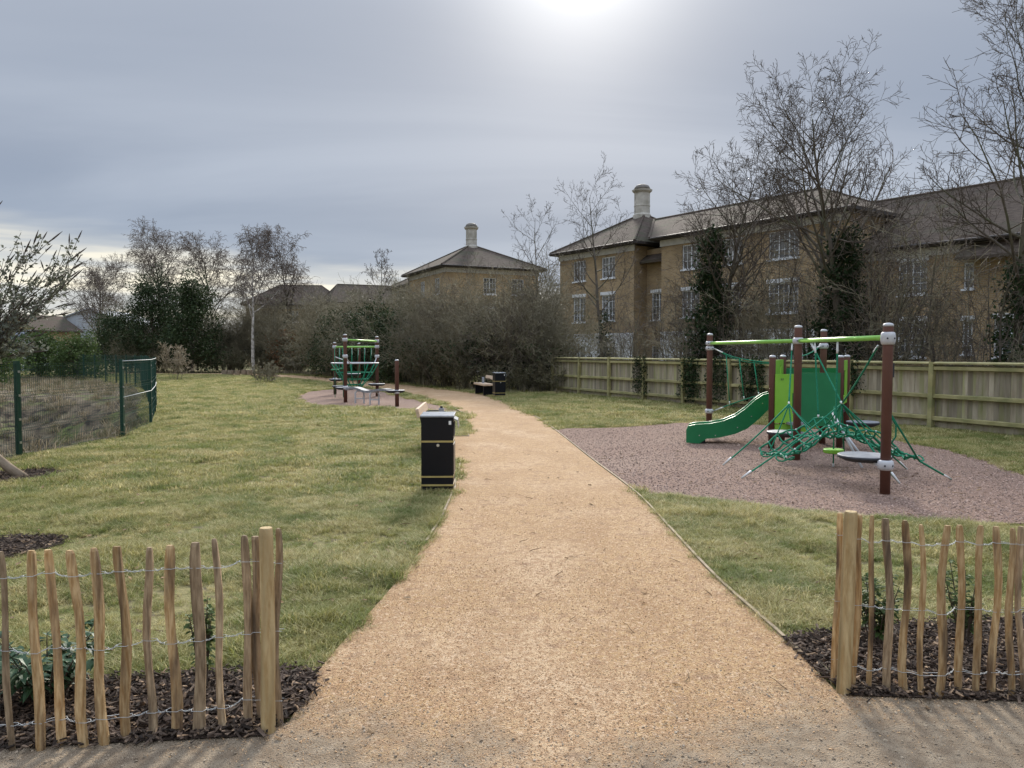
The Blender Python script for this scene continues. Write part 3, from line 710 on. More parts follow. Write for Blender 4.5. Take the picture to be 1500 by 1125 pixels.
def block(b, x0, x1, y0, y1, z1, wins_f=(), wins_l=(), m='brickA', z0=-.3):
    of = [window(b, 'f', y0, *w) for w in wins_f]; ol = [window(b, 'l', x0, *w) for w in wins_l]
    mb = MB(); wall_face(mb, x0, x1, z0, z1, of, lambda s, d, z: (s, y0 + d, z))
    wall_face(mb, y0, y1, z0, z1, ol, lambda s, d, z: (x0 + d, s, z))
    mb.add([(x1, y0, z0), (x1, y1, z0), (x1, y1, z1), (x1, y0, z1)], [(0, 1, 2, 3)])
    mb.add([(x1, y1, z0), (x0, y1, z0), (x0, y1, z1), (x1, y1, z1)], [(0, 1, 2, 3)])
    obj('wall', mb, M[m], b)
def hip(b, x0, x1, y0, y1, z, zr, r0, r1, ov=.5, yr=None, th=.16, tile='rooftile'):
    """eave rectangle grown by ov; ridge from x=r0 to x=r1 at y=yr"""
    yr = (y0 + y1) / 2 if yr is None else yr
    X0, X1, Y0, Y1 = x0 - ov, x1 + ov, y0 - ov, y1 + ov
    mb = MB(); e = [(X0, Y0, z), (X1, Y0, z), (X1, Y1, z), (X0, Y1, z)]; rd = [(r0, yr, zr), (r1, yr, zr)]
    mb.add(e + rd, [(0, 1, 5, 4), (1, 2, 5), (2, 3, 4, 5), (3, 0, 4)])
    roof = obj('roof', mb, M[tile], b)
    rt = MB()
    for a, c in ((e[0], rd[0]), (e[3], rd[0]), (e[1], rd[1]), (e[2], rd[1]), (rd[0], rd[1])):
        if math.dist(a, c) > .2: rt.tube([a, c], .085, 6)
    obj('ridge_tiles', rt, M[tile], roof)
    fa = MB()
    fa.add([(X0, Y0, z - .01), (X1, Y0, z - .01), (X1, Y1, z - .01), (X0, Y1, z - .01), (X0, Y0, z - th), (X1, Y0, z - th), (X1, Y1, z - th), (X0, Y1, z - th)],
           [(0, 4, 5, 1), (1, 5, 6, 2), (2, 6, 7, 3), (3, 7, 4, 0), (4, 7, 6, 5)])
    obj('fascia', fa, M['fascia'], roof)
    gt = MB()
    for a, c in ((0, 1), (0, 3)):
        p, q = Vector(e[a]), Vector(e[c]); n = Vector((0, -.06, -.06)) if c == 1 else Vector((-.06, 0, -.06))
        gt.tube([p + n, q + n], .06, 6)
    obj('gutter', gt, M['fascia'], roof)
    cn = MB(); t = .07
    for X, Y, sx, sy in (((x0 + x1) / 2, y0 - t / 2, x1 - x0 + 2 * t, t), (x0 - t / 2, (y0 + y1) / 2 + .001, t, y1 - y0)):
        cn.box((X, Y, z - th - .19), (sx, sy, .36))
    obj('cornice', cn, M['cornice'], b)
    return roof
def chimney(b, x, y, z0, h, r):
    mb = MB()
    mb.lathe([(r * 1.16, z0 - .6), (r * 1.16, z0 + .22), (r * 1.02, z0 + .30), (r, z0 + .32), (r, z0 + h * .34), (r * 1.04, z0 + h * .35), (r * 1.04, z0 + h * .38), (r, z0 + h * .39), (r, z0 + h * .74), (r * 1.25, z0 + h * .79), (r * 1.32, z0 + h * .84), (r * 1.08, z0 + h * .85)], (x, y, 0), 8)
    o = obj('chimney', mb, M['stone'], b)
    d = MB(); d.lathe([(r * 1.06, z0 + h * .85), (r * 1.0, z0 + h * .90), (r * .85, z0 + h * .955), (r * .5, z0 + h * .995), (r * .1, z0 + h)], (x, y, 0), 14)
    obj('chimney_dome', d, M['lead'], o, smooth=True)
def pipe(b, x, y, z0, z1, r=.05):
    mb = MB(); mb.tube([(x, y, z0), (x, y, z1)], r, 8); obj('downpipe', mb, M['fascia'], b)

bA = thing('apartment_building', 'long yellow brick apartment block with white ground floor behind the wooden fence', 'building', (3.25, 52, 0), R(-54.1))
w2, w1, w0 = 6.30, 3.62, .75
block(bA, 0, 7, 0, 8.4, 8.1, [(2.0, w2, 1.2, 1.32, 2, 3), (4.75, w2, 1.2, 1.32, 2, 3), (2.0, w1, 1.2, 1.62, 2, 4, True), (4.75, w1, 1.2, 1.62, 2, 4, True), (2.0, w0, 1.2, 1.3, 2, 3), (4.75, w0, 1.2, 1.3, 2, 3)],
      [(2.4, w2, 1.2, 1.32, 2, 3), (5.8, w2, 1.2, 1.32, 2, 3), (2.4, w1, 1.2, 1.62, 2, 4, True), (5.8, w1, 1.2, 1.62, 2, 4, True)])
hip(bA, 0, 7, 0, 8.4, 8.3, 10.85, 3.3, 3.7)
chimney(bA, 3.5, 4.2, 10.6, 2.25, .52)
block(bA, 7.001, 9.2, 1.1, 8.3, 7.9, [(8.0, w1, 1.15, 1.62, 2, 4, True), (8.0, w0, 1.1, 1.3, 2, 3)])
mb = MB(); mb.add([(6.95, .45, 7.15), (9.25, .45, 7.15), (9.25, 2.4, 8.45), (6.95, 2.4, 8.45), (6.95, .45, 7.0), (9.25, .45, 7.0), (9.25, 2.4, 8.3), (6.95, 2.4, 8.3)], [(0, 1, 2, 3), (0, 4, 5, 1), (1, 5, 6, 2), (3, 7, 4, 0), (4, 7, 6, 5)])
obj('porch_roof', mb, M['rooftile'], bA)
main = []
for z, h, rw, li in ((w2, 1.36, 3, False), (w1, 1.48, 3, True), (w0, 1.3, 3, False)):
    for s, w, c in ((11.4, 1.25, 2), (14.2, 1.25, 2), (17.3, 1.7, 3)): main.append((s, z, w, h, c, rw, li))
block(bA, 9.201, 20.7, 0.02, 8.4, 8.1, main)
hip(bA, 9.2, 20.7, .02, 8.4, 8.28, 10.35, 4.6, 16.6)
mb = MB()
for a, c, y in ((-.03, 7.03, -.03), (9.17, 20.73, -.02)): 
    pass
def render_band(b, x0, x1, y, z1, wins):
    mb = MB(); ops = [(s - w / 2 - .0, s + w / 2 + .0, z, z + h) for s, z, w, h in wins]
    wall_face(mb, x0, x1, -.3, z1, ops, lambda s, d, z: (s, y + d, z), reveal=.04)
    mb.add([(x0, y, z1), (x1, y, z1), (x1, y + .05, z1), (x0, y + .05, z1)], [(0, 1, 2, 3)])
    obj('render_band', mb, M['render'], b)
render_band(bA, 0, 7, -.035, 2.85, [(2.0, w0, 1.2, 1.3), (4.75, w0, 1.2, 1.3)])
render_band(bA, 9.201, 20.7, -.015, 2.85, [(s, w0, w, 1.3) for s, w in ((11.4, 1.25), (14.2, 1.25), (17.3, 1.7))])
pipe(bA, 9.0, .95, 0, 7.0); pipe(bA, 19.4, -.08, 0, 8.1); pipe(bA, -.12, .3, 0, 8.1)
wing = [(22.9, 4.25, 1.25, 1.45, 2, 3, True), (22.9, 1.45, 1.25, 1.6, 2, 3, True), (25.25, 4.35, .4, 1.1, 1, 3), (25.25, 1.6, .4, 1.4, 1, 4, True), (26.9, 1.45, 1.25, 1.6, 2, 3, True), (30.2, 4.25, 1.25, 1.45, 2, 3, True), (30.2, 1.45, 1.25, 1.6, 2, 3, True)]
block(bA, 20.701, 36, 1.5, 8.9, 6.3, wing)
hip(bA, 20.0, 36, 1.5, 8.9, 6.42, 9.35, 19.0, 33, ov=.45)
mb = MB(); mb.add([(25.0, .75, 5.62), (34, .75, 5.62), (34, 1.55, 6.35), (25.0, 1.55, 6.35), (25.0, .75, 5.5), (34, .75, 5.5), (34, 1.55, 6.2), (25.0, 1.55, 6.2)], [(0, 1, 2, 3), (0, 4, 5, 1), (1, 5, 6, 2), (3, 7, 4, 0), (4, 7, 6, 5)])
obj('lean_to_roof', mb, M['rooftile'], bA)
ae = MB(); ae.tube([(1.0, 1.2, 8.2), (1.0, 1.2, 10.75)], .03, 5); ae.tube([(1.0, 1.2, 10.7), (.45, 1.9, 10.72)], .02, 4)
obj('aerial', ae, M['clamp'], bA)

bB = thing('corner_house', 'square buff brick house with hipped roof and round chimney beyond the thicket', 'building', (-5.2, 60, 0), R(25.85))
block(bB, 0, 8.2, 0, 9, 8.2, [(3.8, 6.3, 1.1, 1.3, 2, 3), (6.3, 6.3, 1.1, 1.3, 2, 3), (3.8, 3.6, 1.1, 1.5, 2, 3, True), (6.3, 3.6, 1.1, 1.5, 2, 3, True), (3.8, .8, 1.1, 1.4, 2, 3), (6.3, .8, 1.1, 1.4, 2, 3)],
      [(1.9, 6.3, 1.1, 1.3, 2, 3), (5.4, 6.3, 1.1, 1.3, 2, 3), (1.9, 3.6, 1.1, 1.5, 2, 3, True), (5.4, 3.6, 1.1, 1.5, 2, 3, True)], 'brickB')
hip(bB, 0, 8.2, 0, 9, 8.45, 10.75, 3.9, 4.3)
chimney(bB, 4.1, 4.5, 10.45, 2.2, .50)
block(bB, .9, 8, 9.001, 17, 7.7, [], [(11.2, 5.9, 1.1, 1.3, 2, 3), (11.2, 3.4, 1.1, 1.4, 2, 3, True), (15.0, 5.9, 1.1, 1.3, 2, 3)], 'brickB')
hip(bB, .9, 8, 8, 17, 7.9, 10.0, 4.1, 4.3, yr=11)
pipe(bB, -.1, 8.8, 0, 8.2); pipe(bB, .8, 12.8, 0, 7.6)
render_band(bB, 0, 8.2, -.03, 2.7, [(3.8, .8, 1.1, 1.4), (6.3, .8, 1.1, 1.4)])

def far_house(name, label, loc, rz, L_, D_, ze, zr, m='brickB', hipin=3.0, wins=True, tile='rooftile'):
    b = thing(name, label, 'building', loc, rz)
    ws = [(s, z, 1.2, 1.3, 2, 3) for s in np.arange(2, L_ - 1, 3.2) for z in (ze - 1.9, ze - 4.6)] if wins else []
    block(b, 0, L_, 0, D_, ze, ws, [], m); hip(b, 0, L_, 0, D_, ze + .15, zr, hipin, L_ - hipin, tile=tile)
    return b
far_house('terrace_house', 'low brown roofed house far behind the birch trees', (-30.5, 88, 0), R(8), 11, 9, 7.0, 9.7)
far_house('terrace_house', 'long brown roofed house left of the square buff house', (-19.5, 84, 0), R(24), 14, 8, 7.0, 9.4, hipin=1.2)
far_house('pale_house', 'cream wall glimpsed in the gap between the two brick buildings', (3.6, 92, 0), R(5), 10, 8, 7.2, 9.0, 'cream', wins=False)

def shed(name, label, loc, rz, w, d, ze, zr, mw, mr, door=None):
    b = thing(name, label, 'building', loc, rz); mb = MB()
    mb.add([(0, 0, 0), (w, 0, 0), (w, 0, ze), (w / 2, 0, zr), (0, 0, ze), (0, d, 0), (w, d, 0), (w, d, ze), (w / 2, d, zr), (0, d, ze)],
           [(0, 1, 2, 3, 4), (6, 5, 9, 8, 7), (1, 6, 7, 2), (5, 0, 4, 9)])
    obj('wall', mb, M[mw], b); r = MB()
    for a, c in (((-.3, ze - .1), (w / 2, zr + .06)), ((w / 2, zr + .06), (w + .3, ze - .1))):
        r.add([(a[0], -.3, a[1]), (c[0], -.3, c[1]), (c[0], d + .3, c[1]), (a[0], d + .3, a[1]), (a[0], -.3, a[1] + .18), (c[0], -.3, c[1] + .18), (c[0], d + .3, c[1] + .18), (a[0], d + .3, a[1] + .18)],
              [(3, 2, 1, 0), (4, 5, 6, 7), (0, 1, 5, 4), (1, 2, 6, 5), (2, 3, 7, 6), (3, 0, 4, 7)])
    obj('roof', r, M[mr], b)
    if door:
        for x, z, ww, hh in door:
            q = MB(); q.box((x, -.04, z + hh / 2), (ww, .06, hh)); obj('door', q, M['solar'], b)
    return b
shed('industrial_shed', 'pale grey gabled shed on the far left skyline', (-65.5, 108, 0), R(8), 11, 18, 5.6, 7.7, 'shed', 'shed', [(6.4, 0, 3, 3.6), (9.6, 0, 1.2, 2.4)])
shed('industrial_shed', 'low shed with green sheet roof on the far left skyline', (-80, 125, 0), R(30), 14, 20, 6.0, 7.6, 'shed', 'shedgreen', [(7, 0, 4, 3.5)])
shed('brick_house', 'small gabled brick house on the far left skyline', (-67.5, 100, 0), R(-10), 6, 8, 4.4, 6.4, 'brickA', 'rooftile', [(3, 0, 1.1, 2.1)])
shed('garden_shed', 'dark slate roofed shed behind the green mesh fence', (-44, 66, 0), R(60), 5, 6, 2.3, 3.4, 'shed', 'solar', [(2.5, 0, 1, 1.9)])

# ------------------------------------------------------------------ wooden fence
FA, FB = Vector((1.62, 31.95, 0)), Vector((13.1, 9.2, 0))
fdir = (FB - FA).normalized(); frz = math.atan2(fdir.y, fdir.x); FL = (FB - FA).length
wf = thing('wooden_fence', 'weathered closeboard fence with mossy rails and posts behind the slide tower', 'fence', FA, frz)
bay_l = 2.09; nb = int(FL // bay_l); FR = random.Random(3)
pm = MB(); pm.box((0, 0, .735), (.10, .11, 1.50)); pm = mesh(pm, M['rail'], name='post')
capm = MB(); capm.slab([(-.08, 0), (.08, 0), (.08, .03), (0, .055), (-.08, .03)], lambda p, s: ((-.5 if s else .5) * (bay_l - .1), p[0], p[1])); capm = mesh(capm, M['rail'], name='cap_rail')
rm = MB(); rm.slab([(-.04, -.035), (.035, -.05), (.035, .05), (-.04, .035)], lambda p, s: ((-.5 if s else .5) * (bay_l - .1), p[0], p[1])); rm = mesh(rm, M['rail'], name='rail')
gm = MB(); gm.box((0, 0, .075), (bay_l - .1, .03, .15)); gm = mesh(gm, M['board'], name='gravel_board')
bw = bay_l / 19
bms = []
for i in range(5):
    r = random.Random(i); q = MB(); tp = [r.uniform(-.008, .008) for _ in range(2)]
    q.add([(-.052, 0, .152), (.047, .016, .152), (.047, .016, 1.41 + tp[0]), (-.052, 0, 1.41 + tp[1]), (-.052, .024, .152), (.047, .024, .152), (.047, .024, 1.41 + tp[0]), (-.052, .024, 1.41 + tp[1])],
          [(0, 1, 2, 3), (7, 6, 5, 4), (0, 4, 5, 1), (1, 5, 6, 2), (2, 6, 7, 3), (3, 7, 4, 0)])
    bms.append(mesh(q, M['board'], name='board'))
for k in range(nb + 1):
    x = k * bay_l + .25
    obj('post', pm, None, wf, loc=(x, -.07, FR.uniform(-.02, .02)), rot=(FR.gauss(0, .008), FR.gauss(0, .01), 0))
    if k == nb: break
    xc = x + bay_l / 2
    obj('cap_rail', capm, None, wf, loc=(xc, -.02, 1.425), rot=(0, FR.gauss(0, .003), 0))
    for z in (1.33, .73, .235): obj('rail', rm, None, wf, loc=(xc, -.042, z + FR.gauss(0, .006)), rot=(0, FR.gauss(0, .004), 0))
    obj('gravel_board', gm, None, wf, loc=(xc, .02, 0))
    for i in range(19):
        obj('board', FR.choice(bms), None, wf, loc=(x + (i + .5) * bw, FR.uniform(0, .003), FR.uniform(-.012, .004)), rot=(0, FR.gauss(0, .004), FR.gauss(0, .02)))

# ------------------------------------------------------------------ green mesh fence
def walk(curve, step, start=0):
    out = []; d = -start; need = 0
    for a, b in zip(curve, curve[1:]):
        l = math.dist(a, b)
        while need <= d + l + 1e-9:
            t = (need - d) / l if l else 0
            if t >= 0: out.append((a[0] + (b[0] - a[0]) * t, a[1] + (b[1] - a[1]) * t))
            need += step
        d += l
    return out
mf = thing('mesh_fence', 'dark green wire mesh fence curving around the hollow on the left', 'fence', (-7.9, 12.3, 0))
posts = [(-8.75, 6.3), (-8.3, 9.3)] + [tuple(G(28, 671)[:2]), tuple(G(180, 640.5)[:2]), tuple(G(221, 622)[:2]), (-9.55, 20.4), (-10.6, 22.7)] + walk(catmull([(-11.9, 25), (-16.6, 34.2), (-22, 41.6), (-29.5, 50)], k=12), 2.5)
FH = 1.53
pmb = MB(); pmb.box((0, 0, FH / 2), (.075, .06, FH + .04)); pmb = mesh(pmb, M['fencegreen'], name='post')
fx = MB()
for z in (.25, .62, 1.0, 1.38): fx.box((0, -.034, z), (.04, .012, .035))
fx = mesh(fx, M['chrome'], name='fixing_clip')
for i, p in enumerate(posts):
    q = posts[min(i + 1, len(posts) - 1)]; p0 = posts[max(i - 1, 0)]; a = math.atan2(q[1] - p0[1], q[0] - p0[0])
    po = obj('post', pmb, None, mf, world=True, loc=(p[0], p[1], 0), rot=(0, 0, a + (math.pi if False else 0)))
    if i < 12: 
        f = obj('fixing_clip', fx, None, po)
        f.rotation_euler = (0, 0, math.pi / 2 * 0)
    if i == len(posts) - 1: break
    A = Vector((p[0], p[1], 0)); B = Vector((q[0], q[1], 0)); d = (B - A).normalized(); nrm = Vector((d.y, -d.x, 0)); ln = (B - A).length
    mb = MB(); far = p[1] > 24; st = .05 if not far else .14; rw = .0028 if not far else .0055
    n = int((ln - .08) / st)
    folds = {.25: 0, .95: 0, 1.42: 0}
    for k in range(n + 1):
        s = .04 + k * st; P = A + d * s
        mb.tube([P + Vector((0, 0, .05)), P + Vector((0, 0, .42)), P + nrm * .03 + Vector((0, 0, .47)), P + Vector((0, 0, .52)), P + Vector((0, 0, .95)), P + nrm * .03 + Vector((0, 0, 1.0)), P + Vector((0, 0, 1.05)), P + Vector((0, 0, 1.50))] if not far else [P + Vector((0, 0, .05)), P + Vector((0, 0, 1.50))], rw, 3, cap=False)
    for z in (.06, .25, .42, .47, .52, .75, .95, 1.0, 1.05, 1.28, 1.46, 1.5):
        o_ = nrm * (.032 if z in (.47, 1.0) else .004)
        mb.tube([A + o_ + d * .03 + Vector((0, 0, z)), B + o_ - d * .03 + Vector((0, 0, z))], rw * (1.25 if z < 1.45 else 1.6), 3, cap=False)
    obj('mesh_panel', mb, M['fencewire'], mf, world=True)
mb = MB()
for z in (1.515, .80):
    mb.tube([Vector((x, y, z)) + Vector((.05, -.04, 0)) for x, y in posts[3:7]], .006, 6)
obj('glint_strand', mb, M['white'], mf, world=True, smooth=True)  # white tubes added to draw the sky's glint on the wire folds

# ------------------------------------------------------------------ paling fences
def pale_mesh(p, q, w, seed, flat=False, curve=0.0, r_post=None):
    rr = random.Random(seed); mb = MB(); n = (5 + seed % 2) if not r_post else 14; K = 8
    d = q - p; side = Vector((1, 0, 0)); dep = Vector((0, 1, 0))
    ph = [rr.uniform(0, 6.28) for _ in range(4)]; amp = rr.uniform(.004, .014) if curve == 0 else curve
    shape = [rr.uniform(.85, 1.18) for _ in range(n)]
    if not r_post:
        for j in range(n):
            if j % 4 == 2: shape[j] *= rr.uniform(.75, .95)
    vs = []; fs = []; ts = [0, .08, .22, .38, .55, .70, .84, .93, .985, 1.0] if not r_post else [0, .25, .5, .75, .97, .994, 1.0]
    for t in ts:
        c = p + d * t + side * (amp * math.sin(3.0 * t * math.pi * .8 + ph[0]) - amp * math.sin(ph[0])) + dep * (.006 * math.sin(4 * t + ph[1]))
        if r_post: rx = ry = r_post * (1.03 - .06 * t) * (1 if t < .99 else .93 if t < .999 else .86)
        else:
            tp = 1 if t < .94 else (.88 if t < .99 else (.62 if seed % 3 else .80))
            rx = w / 2 * (1.04 - .12 * t + .09 * math.sin(9 * t + ph[2])) * tp; ry = w / 2 * .72 * (1.04 - .12 * t) * (tp if t < .99 else .6)
        for j in range(n):
            a = 2 * math.pi * j / n + ph[3]
            k = shape[j] if not r_post else .97 + .03 * shape[j]
            vs.append(tuple(c + side * (rx * k * math.cos(a)) + dep * (ry * k * math.sin(a))))
    for i in range(len(ts) - 1):
        for j in range(n): fs.append((i * n + j, i * n + (j + 1) % n, (i + 1) * n + (j + 1) % n, (i + 1) * n + j))
    fs += [tuple(range(n - 1, -1, -1)), tuple((len(ts) - 1) * n + j for j in range(n))]
    mb.add(vs, fs); return mb
def paling(name, label, pales, posts_, wires, org, extra):
    t = thing(name, label, 'fence', org)
    placed = []
    for i, (u0, v0, u1, v1, w, dark) in enumerate(pales):
        b = G(u1, v1); top = at(u0, v0, b.y - .005)
        placed.append((b, top, w))
        o = obj('pale', pale_mesh(b - Vector((0, 0, .04)), top, w, i * 7 + len(pales)), M['palegrey' if dark else 'pale'], t, world=True)
        o.data.polygons.foreach_set('use_smooth', [False] * len(o.data.polygons))
    for b, top, w, dark in extra:
        placed.append((b, top, w)); obj('pale', pale_mesh(b - Vector((0, 0, .04)), top, w, int(abs(b.x) * 1000)), M['palegrey' if dark else 'pale'], t, world=True)
    for u0, v0, u1, v1, r in posts_:
        b = G(u1, v1); top = at(u0, v0, b.y)
        mb = pale_mesh(b - Vector((0, 0, .06)), top, r * 2, 5, curve=.002, r_post=r)
        obj('post', mb, M['post'], t, world=True)
    placed.sort(key=lambda a: a[0].x)
    # each wire is a twisted pair that passes on both sides of every pale
    for h in wires:
        for sgn in (-1, 1):
            pts = []
            for i, (b, top, w) in enumerate(placed):
                f = h / top.z; c = b.lerp(top, f); c.z = h + .006 * math.sin(i * 2.1 + h * 9)
                pts.append(c + Vector((-w * .5, sgn * (w * .36 + .002), 0))); pts.append(c + Vector((w * .5, sgn * (w * .36 + .002), 0)))
                if i < len(placed) - 1:
                    b2, t2, w2_ = placed[i + 1]; c2 = b2.lerp(t2, h / t2.z); c2.z = h + .006 * math.sin((i + 1) * 2.1 + h * 9)
                    a0 = c + Vector((w * .5 + .008, 0, 0)); a1 = c2 - Vector((w2_ * .5 + .008, 0, 0)); K = 9
                    if a1.x - a0.x > .02:
                        for k in range(K + 1):
                            tt = k / K; ang = tt * math.pi * 3
                            pts.append(a0.lerp(a1, tt) + Vector((0, .003 * sgn * math.cos(ang), .003 * sgn * math.sin(ang) - .006 * math.sin(math.pi * tt))))
            mb = MB(); mb.tube(pts, .0014, 4); obj('wire', mb, M['wire'], t, smooth=True, world=True)
    return t
def c1(x, y): return (x / 2.922, 740 + y / 2.922)
def c2(x, y): return (1140 + x / 2.847, 730 + y / 2.847)
lp = []
for a, b, w, dk in [((5, 200), (60, 1062), .034, 1), ((122, 195), (175, 1062), .040, 0), ((200, 192), (268, 1037), .040, 0), ((303, 195), (367, 1047), .042, 0), ((415, 182), (450, 1042), .043, 0), ((512, 175), (543, 1025), .040, 0), ((637, 180), (655, 1003), .038, 1), ((718, 170), (747, 1006), .045, 0), ((838, 158), (853, 996), .050, 1), ((927, 143), (960, 982), .038, 1), ((1050, 130), (1067, 952), .043, 1), ((1098, 132), (1122, 945), .046, 1), ((1195, 100), (1197, 948), .034, 1)]:
    lp.append((*c1(*a), *c1(*b), w, dk))
rp = []
for a, b, w, dk in [((262, 62), (228, 775), .036, 0), ((342, 70), (306, 802), .036, 0), ((388, 70), (380, 818), .030, 0), ((455, 85), (455, 818), .036, 1), ((540, 92), (525, 828), .040, 0), ((605, 110), (600, 838), .036, 0), ((690, 112), (668, 848), .044, 0), ((765, 112), (752, 823), .040, 0), ((840, 112), (820, 833), .034, 0), ((920, 118), (893, 835), .036, 0), ((977, 125), (968, 838), .038, 0), ((1010, 118), (1022, 832), .036, 1)]:
    rp.append((*c2(*a), *c2(*b), w, dk))
xr = random.Random(8); exl = []; exr = []
ld = (LF0 - LF1).normalized(); rd_ = (RF1 - RF0).normalized()
for k in range(1, 9):
    b = LF0 + ld * (.105 * k); exl.append((b, b + Vector((xr.gauss(0, .03), 0, xr.uniform(.84, .9))), xr.uniform(.036, .046), xr.random() < .5))
rbase = G(*c2(1022, 832))
for k in range(1, 12):
    b = rbase + rd_ * (.095 * k); exr.append((b, b + Vector((xr.gauss(0, .03), 0, xr.uniform(.84, .9))), xr.uniform(.034, .044), xr.random() < .4))
paling('paling_fence', 'split chestnut paling fence left of the path entrance', lp, [(*c1(1137, 97), *c1(1150, 982), .0315)], (.13, .44, .76), LF1, exl)
paling('paling_fence', 'split chestnut paling fence right of the path entrance', rp, [(*c2(305, 55), *c2(268, 822), .033)], (.13, .44, .77), RF0, exr)

# ------------------------------------------------------------------ bins
def make_bin(label, loc, rz, group=None):
    t = thing('litter_bin', label, 'litter bin', loc, rz)
    w, d, h = .385, .43, .94
    mb = MB(); mb.box((0, 0, .46), (w, d, .90)); body = obj('body', mb, M['black'], t, bevel=.008)
    mb = MB(); mb.box((0, 0, .0), (w + .02, d + .02, .05)); obj('plinth', mb, M['black'], t, bevel=.004)
    mb = MB(); mb.slab([(-w / 2 - .012, 0), (w / 2 + .012, 0), (w / 2 + .012, .022), (-w / 2 - .012, .022)], lambda p, s: (p[0], (d / 2 + .012) * (1 if s else -1), .912 + p[1] + (.012 if s else 0)))
    obj('lid', mb, M['lid'], t, bevel=.005)
    for z in (.62, .195, .092):
        q = MB(); e = .003
        for c, s in (((0, -d / 2 - e / 2, z), (w + 2 * e, e, .022)), ((0, d / 2 + e / 2, z), (w + 2 * e, e, .022)), ((-w / 2 - e / 2, 0, z), (e, d, .022)), ((w / 2 + e / 2, 0, z), (e, d, .022))): q.box(c, s)
        obj('gold_band', q, M['gold'], t)
    q = MB(); q.box((0, -d / 2 - .0015, .40), (w - .035, .003, .395)); obj('door', q, M['black'], t, bevel=.001)
    q = MB(); q.tube([(.01, -d / 2 - .002, .575), (.01, -d / 2 - .011, .575)], .018, 14); obj('lock', q, M['chrome'], t)
    q = MB(); q.box((.155, -d / 2 - .0015, .845), (.03, .003, .045)); obj('sticker', q, M['white'], t)
    q = MB(); q.box((w / 2 + .004, 0, .76), (.006, d * .74, .16)); ap = obj('opening', q, M['pad'], t)
    q = MB(); q.slab([(0, .10), (.05, .075), (.062, -.02), (.058, -.025), (.045, .065), (0, .09)], lambda p, s: (w / 2 + p[0], (d * .40) * (1 if s else -1), .80 + p[1])); obj('hood', q, M['lid'], t)
    q = MB(); q.box((w / 2 + .003, 0, .40), (.006, d * .86, .36)); obj('side_panel', q, M['blacksheen'], t)  # lighter than the body: the side's reflected light put into its colour
    return t
bloc = (-.905, 9.36, 0)
bin1 = make_bin('black litter bin with gold bands at the near edge of the lawn', bloc, R(1.5))
far = G(730, 583.5)
bin2 = copy_thing(bin1, (far.x + .02, far.y + .2, 0), R(14), 1, 'small distant black litter bin beside the far bench', None)
for b in (bin1, bin2): b['group'] = 'black and gold litter bins'

# ------------------------------------------------------------------ benches
def make_bench(label, loc, rz):
    """long side along local y, facing +x"""
    t = thing('bench', label, 'bench', loc, rz, 'timber benches with black frames'); L_ = 1.75
    for i in range(3):
        q = MB(); q.box((.02 + .15 * i, 0, .435), (.135, L_, .07)); obj('seat_plank', q, M['benchwood'], t, bevel=.008)
    rot = Matrix.Rotation(R(-14), 3, 'Y')
    q = MB(); q.box((-.13, 0, .685), (.055, L_, .15), rot); obj('back_plank', q, M['benchwood'], t, bevel=.008)
    for y in (-L_ / 2 + .2, L_ / 2 - .2):
        q = MB(); q.box((.17, y, .21), (.40, .06, .37)); q.box((.17, y, .01), (.46, .09, .02)); obj('leg', q, M['black'], t, bevel=.004)
        q = MB(); q.tube([(-.03, y, .38), (-.075, y, .50), (-.115, y, .66)], .016, 6); obj('back_support', q, M['black'], t)
    for y in (-.02,):
        q = MB(); q.tube([(-.10, y, .62), (0, y, .66), (.16, y, .665), (.27, y, .645)], .013, 6); obj('arm', q, M['black'], t, smooth=True)
        q = MB(); q.box((.21, y, .59), (.09, .06, .24)); obj('arm_post', q, M['lid'], t, bevel=.006)
        q = MB(); q.tube([(.21, y, .70), (.21, y, .745)], .022, 10); obj('arm_knob', q, M['black'], t)
    return t
make_bench('timber bench with black frame half hidden behind the near bin', (-1.45, 13.4, 0), R(2))
make_bench('distant timber bench beside the far bin', (far.x - .42, far.y + 2.0, 0), R(196))

# ------------------------------------------------------------------ play equipment
def pl_post(t, x, y, h, r=.058, cap=True):
    q = MB(); q.lathe([(r, -.05), (r, h - .012), (r * .97, h)], (x, y, 0), 20); o = obj('post', q, M['postbrown'], t, world=True)
    for p in o.data.polygons: p.use_smooth = abs(p.normal.z) < .5
    q = MB(); q.lathe([(r * 1.03, h - .004), (r * 1.03, h + .016), (r * .8, h + .03), (r * .3, h + .038)], (x, y, 0), 18); c = obj('post_cap', q, M['clamp'], o, smooth=True, world=True)
    return o
def clampring(t, x, y, z, r=.058, h=.085, bolts=True):
    q = MB(); q.lathe([(r * 1.02, -h / 2), (r * 1.28, -h / 2 + .008), (r * 1.42, -h * .2), (r * 1.45, 0), (r * 1.42, h * .2), (r * 1.28, h / 2 - .008), (r * 1.02, h / 2)], (x, y, z), 18)
    o = obj('clamp', q, M['clamp'], t, smooth=True, world=True)
    if bolts:
        q = MB()
        for a in (-120, -60): q.tube([(x + r * 1.38 * math.cos(R(a)), y + r * 1.38 * math.sin(R(a)), z), (x + r * 1.5 * math.cos(R(a)), y + r * 1.5 * math.sin(R(a)), z)], .011, 8)
        obj('bolt', q, M['pad'], o, world=True)
def sagline(p, q, sag=0, k=8):
    p, q = Vector(p), Vector(q)
    return [p.lerp(q, i / k) - Vector((0, 0, sag * 4 * (i / k) * (1 - i / k))) for i in range(k + 1)]
